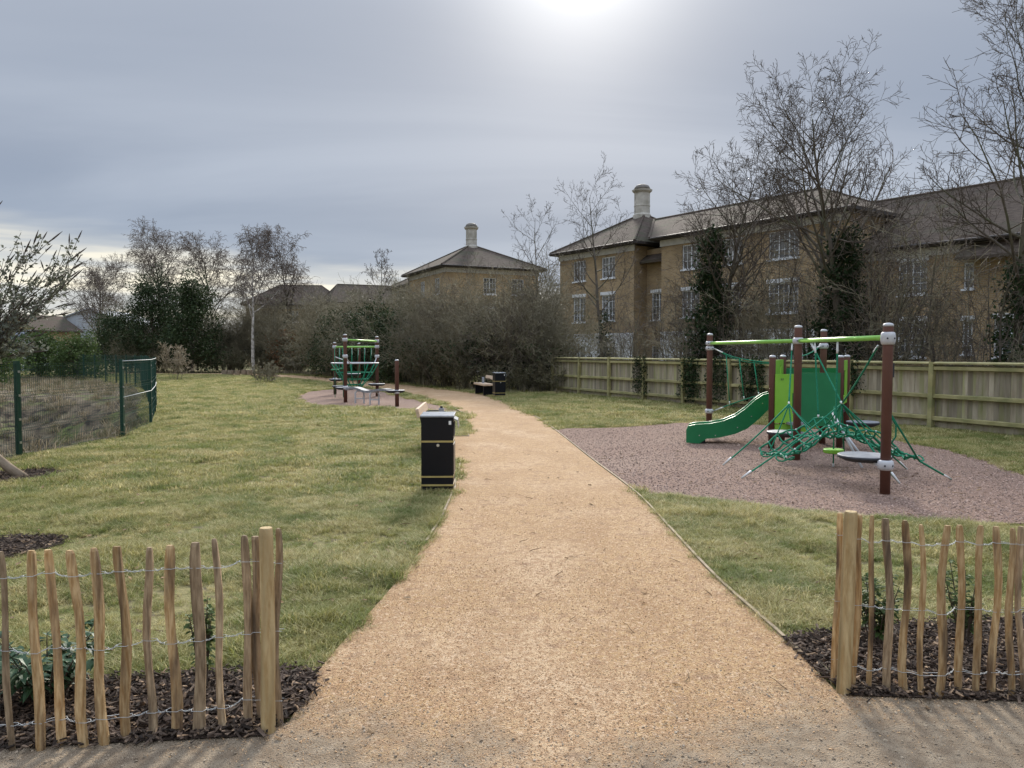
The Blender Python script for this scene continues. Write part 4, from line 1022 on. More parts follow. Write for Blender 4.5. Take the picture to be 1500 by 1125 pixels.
def round_pad(t, c, r, th=.07):
    q = MB(); q.lathe([(r * .72, -th), (r * .97, -th * .45), (r, -.012), (r * .985, -.001)], c, 24); o = obj('step_pad', q, M['pad'], t, smooth=False, world=True)
    q = MB(); q.lathe([(r * .975, 0), (r * .975, .006), (r * .94, .010)], c, 24); obj('pad_top', q, M['padtop'], o, world=True)
def rope(t, pts, r=.011, name='rope'):
    q = MB(); q.tube(pts, r, 6); return obj(name, q, M['rope'], t, smooth=True, world=True)
def ferrule(t, p, q, r=.014, ln=.14):
    p, q = Vector(p), Vector(q); d = (q - p).normalized()
    m = MB(); m.tube([p, p + d * ln * .8, p + d * ln], [r * .8, r, r * .9], 8); obj('ferrule', m, M['white'], t, smooth=True, world=True)

PA, PB, PC, PD = (4.43, 9.02), (4.43, 11.85), (3.98, 15.4), (5.70, 14.0)
E, Gp, F, H = (4.53, 13.3), (5.76, 13.4), (5.12, 14.45), (6.33, 14.45)
tw = thing('slide_tower', 'green slide tower with brown posts, rope net and climbing pads on the large play area', 'play equipment', (4.9, 12.5, 0))
for p, h in ((PA, 2.0), (PB, 2.07), (PC, 2.03), (PD, 2.07)): pl_post(tw, *p, h)
for p in (E, Gp, F, H): pl_post(tw, *p, 1.60, .055)
BZ = 1.865
for a, b in ((PA, PB), (PB, PC)):
    a3, b3 = Vector((*a, BZ)), Vector((*b, BZ)); d = (b3 - a3).normalized()
    q = MB(); q.tube([a3 + d * .07, b3 - d * .07], .032, 14); o = obj('top_bar', q, M['limebar'], tw, world=True)
    for p in o.data.polygons: p.use_smooth = len(p.vertices) == 4
clampring(tw, *PA, BZ - .01, h=.15); clampring(tw, *PB, BZ, h=.10); clampring(tw, *PC, BZ); clampring(tw, *PC, BZ - .10, h=.08); clampring(tw, *PA, .355, .064, .12)
clampring(tw, *PC, .50, h=.09); clampring(tw, *PD, 1.80, h=.10)
# small bracket on the near post
q = MB(); q.box((PA[0] + .07, PA[1] + .02, 1.48), (.025, .04, .17)); obj('bracket', q, M['pad'], tw, world=True)
# tower deck and panels
q = MB(); q.slab([E, Gp, H, F], lambda p, s: (p[0], p[1], .58 + (.05 if s else 0))); obj('deck', q, M['pad'], tw, world=True)
def panel(t, a, b, z0, z1, mt, holes=(), off=.0, f0=0, f1=1, name='panel', th=.018):
    """panel between two posts with optional cut-outs (fractions of the width, heights)"""
    A = Vector((*a, 0)); B = Vector((*b, 0)); d = B - A; n = Vector((d.y, -d.x, 0)).normalized()
    xs = sorted(set([f0, f1] + [h[0] for h in holes] + [h[1] for h in holes])); zs = sorted(set([z0, z1] + [h[2] for h in holes] + [h[3] for h in holes])); q = MB()
    for x0, x1 in zip(xs, xs[1:]):
        for y0, y1 in zip(zs, zs[1:]):
            if any(h[0] < (x0 + x1) / 2 < h[1] and h[2] < (y0 + y1) / 2 < h[3] for h in holes): continue
            P = [A + d * x + n * (off + s * th) + Vector((0, 0, z)) for s in (0, 1) for x, z in ((x0, y0), (x1, y0), (x1, y1), (x0, y1))]
            q.add([tuple(p) for p in P], [(3, 2, 1, 0), (4, 5, 6, 7), (0, 1, 5, 4), (1, 2, 6, 5), (2, 3, 7, 6), (3, 0, 4, 7)])
    return obj(name, q, M[mt], t, world=True)
pl = panel(tw, E, Gp, .46, 1.31, 'lime', [(.27, .345, .62, .98)], .055, .02, .36, 'entry_panel')
q = MB()
for i in range(3): q.box((4.53 + 1.23 * .09 + .028 * i, 13.3 - .062, 1.22), (.012, .004, .035))
obj('air_slot', q, M['pad'], pl, world=True)
panel(tw, E, Gp, .40, 1.33, 'green', (), .052, .365, .97, 'front_panel', .022)
panel(tw, F, H, .60, 1.39, 'green', (), .0, .05, .95, 'back_panel')
panel(tw, Gp, H, .75, 1.54, 'lime', [(.35, .62, .90, 1.36)], .0, .08, .92, 'side_panel')
panel(tw, E, F, .62, 1.55, 'lime', [(.25, .80, .62, 1.12), (.62, .72, 1.25, 1.45)], .0, .06, .95, 'slide_panel')
panel(tw, E, Gp, .28, .44, 'lime', (), .03, .03, .5, 'lower_rail')
q = MB(); q.box((4.85, 13.06, .30), (.32, .22, .04)); q.box((4.92, 13.16, .46), (.30, .2, .04)); obj('step', q, M['padtop'], tw, world=True)
# slide
def slide():
    up = [(500, 428), (470, 436), (430, 463), (380, 508), (330, 543), (270, 568), (200, 581), (130, 585), (98, 592), (86, 612)]
    lowr = [(86, 676), (150, 681), (185, 657), (250, 651), (330, 632), (390, 606), (450, 556), (500, 506)]
    def prof(p):       # crop -> (x, z) in the plane of the near wall
        u, v = 980 + p[0] / 3.41, 450 + p[1] / 3.41; P = at(u, v, 13.95); return (P.x, max(P.z, .012))
    ol = [prof(p) for p in up + lowr]; sl = MB
    for y, nm in ((13.93, 0), (14.40, 1)):
        q = MB(); q.slab(ol, lambda p, s: (p[0] + (y - 13.93) * .27, y + (.03 if s else 0), p[1])); obj('slide_side', q, M['green'], tw, world=True)
        b = MB()
        for p in ((150, 640), (230, 640), (340, 600), (410, 545), (465, 480)):
            P = prof(p); b.tube([(P[0], y - .001, P[1]), (P[0], y - .006, P[1])], .010, 8)
        if not nm: obj('bolt', b, M['chrome'], tw, world=True)
    bed = [prof(p) for p in ((500, 492), (450, 530), (390, 580), (330, 606), (250, 628), (180, 634), (110, 640))]
    q = MB(); k = len(bed)
    q.add([(x + (y - 13.93) * .27, y, z + dz) for dz in (0, .012) for y in (13.96, 14.40) for x, z in bed], [(i, i + 1, k + i + 1, k + i) for i in range(k - 1)] + [(2 * k + i, 3 * k + i, 3 * k + i + 1, 2 * k + i + 1) for i in range(k - 1)] + [(i, 2 * k + i, 2 * k + i + 1, i + 1) for i in range(k - 1)])
    obj('slide_bed', q, M['chrome'], tw, world=True)
    P = prof((170, 660)); q = MB(); q.box((P[0] + .02, 14.18, .06), (.07, .36, .10)); obj('slide_foot', q, M['pad'], tw, world=True)
slide()
# side rope rail from the back post to the tower
up0 = Vector((PC[0] + .07, PC[1] - .02, 1.765)); c = Vector((4.75, 14.9, 1.50)); e = Vector((F[0] - .05, F[1] + .02, 1.47))
cur = catmull([(0, 1.765), (.3, 1.60), (.62, 1.52), (1, 1.47)], k=6)
upl = [up0.lerp(e, s) * 1.0 + Vector((0, 0, z - up0.lerp(e, s).z)) for s, z in cur]; rope(tw, upl, .012); rope(tw, [p + Vector((0, 0, -.04 * math.sin(i / len(upl) * 3.1))) for i, p in enumerate(upl)], .008)
lo0 = Vector((PC[0] + .08, PC[1], .50)); lpts = [lo0.lerp(Vector((F[0] - .05, F[1], .72)), s) + Vector((0, 0, .22 * math.sin(s * 1.6))) for s in (0, .2, .4, .6, .8, 1)]; rope(tw, lpts, .012)
ferrule(tw, up0, upl[3], .014, .22); ferrule(tw, lo0, lpts[2], .014, .25)
for s in (.26, .48, .70, .92):
    a = up0.lerp(e, s); i = int(s * (len(upl) - 1)); a = upl[i]; j = s * 5; b0 = lpts[int(j)].lerp(lpts[min(5, int(j) + 1)], j - int(j)); rope(tw, [a, b0], .010); ferrule(tw, b0, a, .013, .07)
arm0 = Vector((PD[0] - .07, PD[1] - .02, 1.80)); arm1 = Vector((4.47, 12.1, 1.62))
rope(tw, sagline(arm0, arm1, .05), .011); ferrule(tw, arm0, arm1, .015, .3); ferrule(tw, arm1, arm0, .015, .12)
# hanging ropes, anchors and net
K1, K2 = Vector((4.56, 10.55, .98)), Vector((4.10, 11.3, .92))
def onbar(y): return Vector((PA[0], y, BZ - .03))
ar = Vector((PA[0] - .07, PA[1] + .1, 1.77))
lines = [(onbar(10.42), Vector((4.44, 10.45, .70)), 0), (onbar(11.35), K1, 0), (Vector((4.41, 12.05, BZ - .03)), K2, 0), (ar, K1, .03), (onbar(11.2), Vector((4.42, 11.0, .75)), 0)]
for p, q_, s in lines:
    rope(tw, sagline(p, q_, s), .012); ferrule(tw, p, q_, .015, .16); ferrule(tw, q_, p, .016, .04)
anch = [(Vector((3.05, 10.1, .02)), K1), (Vector((3.12, 11.25, .02)), K2), (Vector((5.64, 10.85, .02)), K1), (Vector((5.20, 11.9, .02)), K1), (Vector((4.95, 9.7, .02)), Vector((4.62, 10.3, .74)))]
for p, q_ in anch:
    rope(tw, sagline(p, q_, .03), .012); ferrule(tw, p, q_, .015, .17)
am = Vector((PA[0] + .06, PA[1] + .03, .96)); md = Vector((5.22, 9.75, .30)); rope(tw, [am, md], .013); rope(tw, [md, Vector((5.78, 10.0, .02))], .013); ferrule(tw, Vector((5.78, 10.0, .02)), md, .015, .17)
rope(tw, catmull([(0, 0)], k=1) and [am + Vector((.0, 0, -.02)), am + Vector((.10, .06, -.14)), am + Vector((.12, .1, -.28)), am + Vector((.04, .12, -.42))], .010)
def net_pt(a, b):
    x = 3.66 + 1.74 * a + .08 * math.sin(b * 3); y = 10.15 + 1.15 * b + .25 * math.sin(math.pi * a) * (.5 - b) * 1.2
    z = .24 + .40 * math.sin(math.pi * min(1, max(0, a))) ** 1.3 - .10 * math.sin(math.pi * b) * math.sin(math.pi * a) + .04 * math.sin(a * 19 + b * 5) + (.06 if b < .05 or b > .95 else 0)
    return Vector((x, y, z))
NRB = 7; NRA = 15; nk = MB()
for i in range(NRB):
    b = i / (NRB - 1); rope(tw, [net_pt(k / 28, b) + Vector((0, 0, .012 * math.sin(k * 2.2 + i))) for k in range(29)], .0145, 'net_rope')
for i in range(NRA):
    a = i / (NRA - 1); rope(tw, [net_pt(a, k / 12) + Vector((0, 0, .012 * math.cos(k * 2.6 + i))) for k in range(13)], .012, 'net_rope')
    for j in range(NRB):
        p = net_pt(a, j / (NRB - 1)); nk.lathe([(.010, -.014), (.016, 0), (.010, .014)], tuple(p), 6)
obj('net_knot', nk, M['white'], tw, world=True)
for a, b in ((0, .1), (0, .75), (1, .1), (1, .6)):
    p = net_pt(a, b); s = -1 if a == 0 else 1; rope(tw, [p + Vector((s * .12 * math.sin(t), .10 * math.cos(t), .03 * math.sin(2 * t))) for t in [i * .524 for i in range(13)]], .011, 'net_loop')
for a, b, k in ((.5, .9, K1), (.45, .2, K1), (.75, .5, K1), (.95, .3, K1), (.2, .8, K2), (.3, .3, K2), (.05, .9, K2), (.4, .95, K2)): rope(tw, sagline(k, net_pt(a, b), .02), .010)
# pads and stilts
round_pad(tw, (4.335, 9.36, .425), .315, .065); round_pad(tw, (4.33, 12.15, .42), .26); round_pad(tw, (5.98, 13.0, .50), .27)
q = MB(); q.lathe([(.13, -.03), (.142, -.02), (.142, .022), (.13, .03)], (4.71, 11.15, .245), 22); sd = obj('round_seat', q, M['lime'], tw, world=True)
rope(tw, [(4.71, 11.15, .02), (4.71, 11.15, .90)], .010); ferrule(tw, (4.71, 11.15, .0), (4.71, 11.15, .9), .016, .06)
for p, q_ in (((4.70, 11.2, .82), (4.88, 10.6, .08)), ((5.05, 11.9, .62), (5.28, 11.4, .08))):
    m = MB(); m.tube([p, q_], .019, 10); obj('stilt', m, M['clamp'], tw, smooth=True, world=True)
q = MB()
for p in ((4.38, 9.25, .36), ): q.box((p[0], p[1] - .08, p[2] - .005), (.09, .28, .03))
obj('pad_bracket', q, M['clamp'], tw, world=True)

# small climbing frame on the round play area
sf = thing('climbing_frame', 'small climbing frame with rope cone and balance beam on the round play area', 'play equipment', (-5.3, 27, 0))
P1, P2, P3, P4, P5 = (-5.54, 25.4), (-5.10, 28.9), (-7.0, 30.2), (-3.54, 23.5), (-6.5, 32.5)
for p, h in ((P1, 2.24), (P2, 2.24), (P3, 2.03), (P4, 1.42), (P5, 2.03)): pl_post(sf, *p, h, .062)
def bar(t, a, za, b, zb, mt='limebar', r=.034, name='top_bar'):
    a3, b3 = Vector((*a, za)), Vector((*b, zb)); q = MB(); q.tube([a3, b3], r, 10); obj(name, q, M[mt], t, smooth=True, world=True)
bar(sf, P1, 2.09, P2, 2.09); bar(sf, P3, 1.88, P2, 1.88); bar(sf, P3, 1.88, P5, 1.88)
for p, z in ((P1, 2.09), (P2, 2.09), (P3, 1.88), (P2, 1.88), (P5, 1.88), (P1, 1.54), (P2, 1.52), (P4, .46), (P3, .60), (P1, .50)): clampring(sf, *p, z, .062, .12, False)
ctr = Vector((-5.75, 28.0, 0)); ring = [ctr + Vector((.86 * math.cos(t), .86 * math.sin(t), 1.28)) for t in [i * math.pi / 8 for i in range(17)]]
q = MB(); q.tube(ring, .022, 8); obj('net_ring', q, M['clamp'], sf, smooth=True, world=True)
for i in range(16):
    top = ring[i]; bot = ctr + Vector((.18 * math.cos(i * math.pi / 8), .18 * math.sin(i * math.pi / 8), .36)); rope(sf, sagline(top, bot, .08), .014, 'net_rope')
for f in (.3, .55, .8):
    rr_ = .86 + (.18 - .86) * f; rope(sf, [ctr + Vector((rr_ * math.cos(t), rr_ * math.sin(t), 1.28 - .92 * f - .08 * 4 * f * (1 - f))) for t in [i * math.pi / 8 for i in range(17)]], .013, 'net_rope')
for p, z in ((P1, 1.54), (P2, 1.52), (P3, 1.5)):
    a = Vector((*p, z)); b = min(ring, key=lambda r_: (r_ - a).length); o_ = (b - a).normalized(); q = MB(); q.tube([a, b], .02, 8); obj('ring_arm', q, M['clamp'], sf, world=True)
for i in range(6):
    a = Vector((*P3, 1.86)).lerp(Vector((*P2, 1.86)), .12 + .15 * i); rope(sf, [a, a + Vector((0, -.1, -.5 - .8 * (i % 2 == 0)))], .014); ferrule(sf, a, a - Vector((0, 0, 1)), .02, .3)
for c_, r_ in (((-5.62, 25.62, .50), .30), ((-6.9, 30.0, .62), .28), ((-5.9, 28.3, .88), .30), ((-5.05, 28.5, .50), .32), ((-3.62, 23.68, .50), .30), ((-6.2, 27.6, .46), .3)): round_pad(sf, c_, r_, .075)
for c_, z in (((-6.35, 27.4), 1.05), ((-6.1, 27.6), 1.08)):
    q = MB(); q.lathe([(.12, -.03), (.14, 0), (.12, .03)], (*c_, z), 16); obj('round_seat', q, M['green'], sf, world=True); rope(sf, [(*c_, .05), (*c_, 1.85)], .012)
bm = catmull([(-5.4, 25.2), (-4.95, 24.95), (-4.45, 24.4), (-3.8, 23.7)], k=6); q = MB()
q.slab([(a, .0) for a in range(len(bm))], lambda p, s: (0, 0, 0)) if False else None
k = len(bm); vs = []
for i, (x, y) in enumerate(bm):
    z = .46 + .05 * math.sin(i / k * 9); vs += [(x - .08, y - .08, z - .035), (x + .08, y + .08, z - .035), (x + .08, y + .08, z + .035), (x - .08, y - .08, z + .035)]
q.add(vs, [(i * 4 + j, i * 4 + (j + 1) % 4, i * 4 + 4 + (j + 1) % 4, i * 4 + 4 + j) for i in range(k - 1) for j in range(4)] + [(3, 2, 1, 0), tuple(k * 4 - 4 + j for j in range(4))])
obj('balance_beam', q, M['padtop'], sf, world=True)
for x, y in ((-4.98, 24.95), (-4.38, 24.3)):
    q = MB(); q.tube([(x - .14, y, 0), (x - .14, y, .34), (x - .08, y, .42), (x + .08, y, .42), (x + .14, y, .34), (x + .14, y, 0)], .028, 8); q.box((x, y, .17), (.26, .03, .04)); obj('beam_stirrup', q, M['clamp'], sf, world=True)

# ------------------------------------------------------------------ vegetation
def vnorm(v): return v.normalized() if v.length > 1e-9 else Vector((0, 0, 1))
def grow(mbs, rr, p, d, ln, r, lv, cfg, tips=None):
    """recursive branch; mbs[0] thick wood, mbs[1] twigs"""
    ns = cfg['seg'][lv]; pts = [p.copy()]; rad = [r]; last = lv == len(cfg['n'])
    rend = max(cfg['rmin'], r * cfg['taper'][lv]); dd = d.copy()
    for i in range(ns):
        dd = vnorm(dd + Vector((rr.gauss(0, 1), rr.gauss(0, 1), rr.gauss(0, 1))) * cfg['wob'][lv] + Vector((0, 0, cfg['trop'][lv])))
        p = p + dd * (ln / ns); pts.append(p.copy()); rad.append(r + (rend - r) * (i + 1) / ns)
    mbs[0 if lv <= cfg.get('thick', 1) else 1].tube(pts, rad, cfg['sides'][lv], cap=False)
    if tips is not None and lv >= len(cfg['n']) - 1: tips.append((pts, dd.copy()))
    if last: return
    n = cfg['n'][lv]; n = max(1, int(n * rr.uniform(.75, 1.25))) if lv else n
    az = rr.uniform(0, 6.28)
    for k in range(n):
        t = cfg['t0'][lv] + (1 - cfg['t0'][lv]) * ((k + rr.random()) / n); t = min(t, .99)
        f = t * ns; i = min(int(f), ns - 1); bp = pts[i].lerp(pts[i + 1], f - i); br = rad[i] + (rad[i + 1] - rad[i]) * (f - i)
        bd = vnorm(pts[i + 1] - pts[i]); az += 2.4 + rr.uniform(-.5, .5)
        o = bd.orthogonal().normalized(); o = Matrix.Rotation(az, 3, bd) @ o
        a = R(cfg['ang'][lv] + rr.gauss(0, 9)); nd = bd * math.cos(a) + o * math.sin(a)
        l2 = ln * cfg['ratio'][lv] * (1.15 - cfg['fall'][lv] * t) * rr.uniform(.7, 1.2)
        grow(mbs, rr, bp, vnorm(nd), l2, max(cfg['rmin'], min(br * .62, r * cfg['rr'][lv])), lv + 1, cfg, tips)
BARE = dict(seg=[9, 7, 5, 3, 2], wob=[.05, .10, .13, .16, .2], trop=[.03, .085, .05, .03, .02], n=[17, 9, 6, 4], t0=[.36, .25, .2, .2], ang=[50, 42, 42, 40], ratio=[.50, .42, .45, .5], fall=[.62, .5, .4, .3], taper=[.10, .2, .3, .5, .7], rr=[.34, .48, .55, .6], sides=[8, 5, 4, 3, 3], rmin=.005)
def leaf_cloud(mb, rr, pts, n, sz, spread, flat=.5):
    for _ in range(n):
        c = Vector(rr.choice(pts)) + Vector((rr.gauss(0, 1), rr.gauss(0, 1), rr.gauss(0, 1))) * spread
        nrm = vnorm(Vector((rr.gauss(0, 1), rr.gauss(0, 1), rr.gauss(0, 1) + flat))); u = nrm.orthogonal().normalized(); u = Matrix.Rotation(rr.uniform(0, 6.28), 3, nrm) @ u; w = nrm.cross(u)
        s = sz * rr.uniform(.6, 1.3); tip = c + u * s; 
        mb.add([tuple(c - u * s), tuple(c + w * s * .55 - u * s * .1), tuple(tip), tuple(c - w * s * .55 - u * s * .1)], [(0, 1, 2, 3)])
def bare_tree(name, label, loc, h, r, seed, cfg=None, ivy=None, group=None, bark='bark', twig='twig', lean=(0, 0), **over):
    c = dict(BARE); c.update(cfg or {}); c.update(over); rr = random.Random(seed); t = thing(name, label, 'tree', loc, 0, group)
    a, b = MB(), MB(); tips = []
    grow([a, b], rr, Vector((0, 0, -.1)), vnorm(Vector((lean[0], lean[1], 1))), h, r, 0, c, tips)
    obj('trunk', a, M[bark], t, smooth=True); obj('crown', b, M[twig], t, smooth=True)
    if ivy:
        z0, z1, rad, n, sz = ivy; lb = MB(); cen = []
        # ivy climbs the stem and the foot of the main limbs in uneven clumps
        stem = [Vector((lean[0] * z, lean[1] * z, z)) for z in np.linspace(z0, z1, 26)]
        for s in stem:
            f = (s.z - z0) / (z1 - z0); w = rad * (.55 + .55 * math.sin(math.pi * min(1, f * 1.1 + .15))) * rr.uniform(.7, 1.25)
            for _ in range(6):
                an = rr.uniform(0, 6.28); cen.append(s + Vector((math.cos(an) * w * rr.uniform(.3, 1), math.sin(an) * w * rr.uniform(.3, 1), rr.gauss(0, .15))))
        leaf_cloud(lb, rr, cen, n, sz, .13); obj('ivy', lb, M['ivy'], t)
    return t
TG = None
bare_tree('bare_tree', 'slender bare tree in front of the round chimney behind the fence', (3.98, 33, 0), 8.6, .10, 11, n=[16, 7, 5, 3], ivy=(0, 3.2, .30, 700, .08), ratio=[.36, .42, .45, .5])
bare_tree('ivy_clad_tree', 'ivy clad bare tree left of the slide tower behind the fence', (6.75, 26, 0), 7.7, .13, 24, ivy=(.2, 5.6, .72, 7000, .07), n=[24, 9, 6, 4], ratio=[.46, .42, .45, .5], t0=[.34, .2, .2, .2])
bare_tree('ivy_clad_tree', 'tall bare tree with ivy trunk behind the lime bar of the slide tower', (9.5, 22, 0), 8.5, .145, 37, ivy=(.2, 4.9, .80, 7500, .06), n=[24, 10, 6, 4], ratio=[.50, .42, .45, .5], t0=[.36, .22, .2, .2], ang=[44, 42, 42, 40])
bare_tree('bare_tree', 'tall bare tree at the right edge of the view behind the fence', (12.6, 19.2, 0), 9.0, .13, 41, ivy=(.2, 3.8, .5, 3200, .06), n=[22, 10, 6, 4], ratio=[.50, .42, .45, .5], t0=[.36, .22, .2, .2])
bare_tree('bare_tree', 'thin bare tree in the gap between the two brick buildings', (1.25, 37, 0), 8.3, .08, 52, n=[15, 6, 5, 3], ratio=[.38, .42, .45, .5])
bare_tree('bare_tree', 'small bare tree in front of the roof left of the square house', (-11.0, 64, 0), 9.6, .11, 63, n=[14, 6, 5, 3], ivy=(0, 6.6, .4, 500, .12), ratio=[.34, .4, .45, .5], rmin=.011, t0=[.6, .25, .2, .2])
WEEP = dict(seg=[9, 7, 5, 4, 3], wob=[.05, .10, .12, .08, .08], trop=[.03, .06, -.03, -.20, -.26], n=[18, 9, 7, 4], ang=[38, 40, 45, 40], ratio=[.42, .42, .55, .6], rmin=.011, t0=[.40, .25, .15, .15])
bare_tree('birch_tree', 'pale trunked weeping birch in the middle of the far trees', (-20.28, 60.00, 0), 10.58, 0.156, 71, WEEP, bark='birch', twig='twigred', lean=(-.03, 0))
bare_tree('birch_tree', 'second weeping birch just right of the pale trunked one', (-18.96, 64.80, 0), 10.46, 0.144, 72, WEEP, bark='bark', twig='twigred', ivy=(0, 4.6, .45, 600, .13))
bare_tree('bare_tree', 'rounded bare tree above the dark evergreens on the left', (-31.80, 69.60, 0), 11.18, 0.168, 73, WEEP, twig='twigred', trop=[.03, .05, 0, -.1, -.12], n=[22, 10, 7, 4], ratio=[.5, .42, .5, .5])
bare_tree('bare_tree', 'spreading bare tree at the left end of the far trees', (-39.00, 72.00, 0), 8.78, 0.156, 74, WEEP, twig='twigred', trop=[.02, .04, 0, -.06, -.08], n=[22, 10, 7, 4], ratio=[.58, .42, .5, .5], t0=[.25, .2, .2, .2])
bare_tree('bare_tree', 'bare tree between the evergreens and the pale birch', (-26.40, 68.40, 0), 9.98, 0.144, 75, WEEP, twig='twigred', trop=[.02, .05, 0, -.1, -.12], n=[20, 10, 7, 4], ratio=[.48, .42, .5, .5])

def evergreen(name, label, loc, h, w, seed, n, sz, m='evergreen', group=None, lobes=15):
    rr = random.Random(seed); t = thing(name, label, 'tree' if h > 3 else 'shrub', loc, 0, group)
    a = MB(); a.tube([(0, 0, -.1), (.05, .02, h * .4), (.02, .05, h * .85)], [.13, .09, .03], 7); cl = MB(); pts = []
    for k in range(lobes):
        z = h * (.10 + .82 * (k + .5) / lobes); rad = w * (1.0 - (z / h) ** 2.2 * .75) * rr.uniform(.65, 1.1)
        for j in range(4):
            an = rr.uniform(0, 6.28); e = Vector((math.cos(an) * rad * rr.uniform(.55, 1), math.sin(an) * rad * rr.uniform(.55, 1), z + rr.gauss(0, .2)))
            a.tube([(0, 0, z * .75), tuple(e * .55 + Vector((0, 0, z * .40))), tuple(e)], [.03, .02, .008], 4, cap=False)
            for s in range(5): pts.append(e + Vector((rr.gauss(0, .16 * w), rr.gauss(0, .16 * w), rr.gauss(0, .07 * h))))
    leaf_cloud(cl, rr, pts, n, sz, .10 * w + .05); obj('trunk', a, M['bark'], t); obj('crown', cl, M[m], t); return t
evergreen('evergreen_tree', 'dark conical evergreen left of the other under the bare crowns', (-29.04, 61.80, 0), 7.94, 2.520, 81, 17000, .085)
evergreen('evergreen_tree', 'broad dark evergreen beside the pale birch', (-25.08, 60.00, 0), 7.34, 2.400, 82, 17000, .085)
evergreen('evergreen_tree', 'low dark evergreen at the foot of the left trees', (-32.76, 63.60, 0), 4.94, 2.400, 83, 10000, .085)
evergreen('holly_bush', 'dark holly bush behind the small climbing frame', (-8.2, 44.6, 0), 4.2, 1.8, 84, 10000, .07)
evergreen('holly_bush', 'dark holly bush right of the small climbing frame', (-6.2, 41.2, 0), 4.0, 1.6, 85, 9000, .07)
evergreen('holly_bush', 'dark holly bush left of the small climbing frame', (-11.2, 49.6, 0), 4.0, 2.0, 86, 9000, .075)
evergreen('ivy_thicket', 'dark ivy covered bush behind the far bench', (-.9, 34.6, 0), 2.9, 1.3, 91, 8000, .065, 'ivy')
evergreen('ivy_thicket', 'dark ivy covered bush behind the far bin', (.9, 33.8, 0), 2.6, 1.2, 92, 7000, .065, 'ivy')
evergreen('green_bush', 'fresh green bush behind the far end of the mesh fence', (-27.0, 47.5, 0), 2.7, 1.6, 87, 6000, .075, 'greenbush')
evergreen('green_bush', 'fresh green bush in front of the pale shed', (-31.0, 50, 0), 3.0, 1.9, 88, 6500, .08, 'greenbush')
evergreen('green_bush', 'fresh green bush nearest the leaning shrub on the left', (-25.5, 37.5, 0), 2.3, 1.5, 89, 6500, .065, 'greenbush')
evergreen('beech_bush', 'rust brown bush at the foot of the birches', (-17.88, 60.60, 0), 3.26, 1.560, 90, 1800, .10, 'rust')

SHR = dict(seg=[5, 4, 3, 2], wob=[.10, .16, .2, .25], trop=[.03, .02, 0, 0], n=[9, 6, 5], t0=[.2, .15, .15], ang=[38, 42, 45], ratio=[.46, .5, .55], fall=[.5, .4, .3], taper=[.25, .3, .5, .7], rr=[.5, .55, .6], sides=[5, 3, 3, 3], rmin=.006, thick=0)
def shrub_proto(seed, stems, h, spread, cfg=None, leaves=None, twig='twigpale', name='thicket_shrub', label='', cat='shrub', loc=(0, 0, 0), group=None):
    c = dict(SHR); c.update(cfg or {}); rr = random.Random(seed); t = thing(name, label, cat, loc, rr.uniform(0, 6), group); a, b = MB(), MB(); tips = []
    for k in range(stems):
        an = rr.uniform(0, 6.28); q = rr.uniform(.05, spread); st = Vector((math.cos(an) * q * .5, math.sin(an) * q * .5, -.05))
        grow([a, b], rr, st, vnorm(Vector((math.cos(an) * q * .55, math.sin(an) * q * .55, 1))), h * rr.uniform(.65, 1.05), .026 * rr.uniform(.6, 1.2) * h / 3.5, 0, c, tips)
    obj('stem', a, M['bark'], t, smooth=True); obj('crown', b, M[twig], t, smooth=True)
    if leaves:
        lb = MB(); pts = [p for tp in tips for p in tp[0] if p.z < h * leaves[3]]; leaf_cloud(lb, rr, pts, leaves[0], leaves[1], .08); obj('foliage', lb, M[leaves[2]], t)
    return t
# thicket beside the far bench and bin
prot = [shrub_proto(101, 13, 4.3, 1.0, name='thicket_shrub', label='x', leaves=(900, .06, 'bramble', .7)),
        shrub_proto(102, 12, 3.7, 1.2, name='thicket_shrub', label='x', leaves=(1300, .06, 'evergreen', .6)),
        shrub_proto(103, 10, 4.7, .8, name='thicket_shrub', label='x', leaves=(700, .06, 'bramble', .6)),
        shrub_proto(104, 9, 3.9, .9, dict(n=[6, 5, 3]), name='bare_scrub', label='x'),
        shrub_proto(105, 8, 4.3, .7, dict(n=[7, 5, 3], rmin=.005), twig='twig', name='bare_scrub', label='x'),
        shrub_proto(106, 16, 1.5, 1.3, dict(n=[6, 5, 3], rmin=.007), name='bramble_bank', label='x', leaves=(2200, .05, 'bramble', 1.2))]
used = [False] * 6; SR = random.Random(77)
def put_shrub(k, loc, sc, label, group):
    rz = SR.uniform(0, 6.28)
    s = (sc * SR.uniform(.9, 1.1), sc * SR.uniform(.9, 1.1), sc * SR.uniform(.92, 1.06))
    if not used[k]:
        used[k] = True; o = prot[k]; o.location = loc; o.rotation_euler = (0, 0, rz); o.scale = s; o['label'] = label; o['group'] = group; return o
    return copy_thing(prot[k], loc, rz, s, label, group)
g1 = 'twiggy shrubs of the thicket beyond the path'
for i, (x, y, s, k) in enumerate([(-4.4, 38.3, .95, 0), (-3.1, 36.6, 1.0, 1), (-2.3, 38.5, 1.05, 2), (-1.6, 34.8, .95, 1), (-.7, 36.4, 1.05, 0), (-.2, 33.6, .95, 2), (.7, 35.2, 1.0, 0), (.9, 33.0, .85, 1), (1.8, 34.2, 1.0, 2), (1.6, 36.4, 1.1, 0), (-5.6, 40.5, .95, 2), (-3.2, 40.8, 1.1, 0), (.2, 39.0, 1.1, 4), (-2.9, 37.6, 1.15, 4), (-1.2, 33.2, .75, 4), (.45, 32.2, .95, 4), (1.35, 32.2, .8, 0)]):
    put_shrub(k, (x, y, 0), s, 'dense olive twiggy shrub in the thicket behind the far bench and bin', g1)
g2 = 'twiggy shrubs behind the small climbing frame'
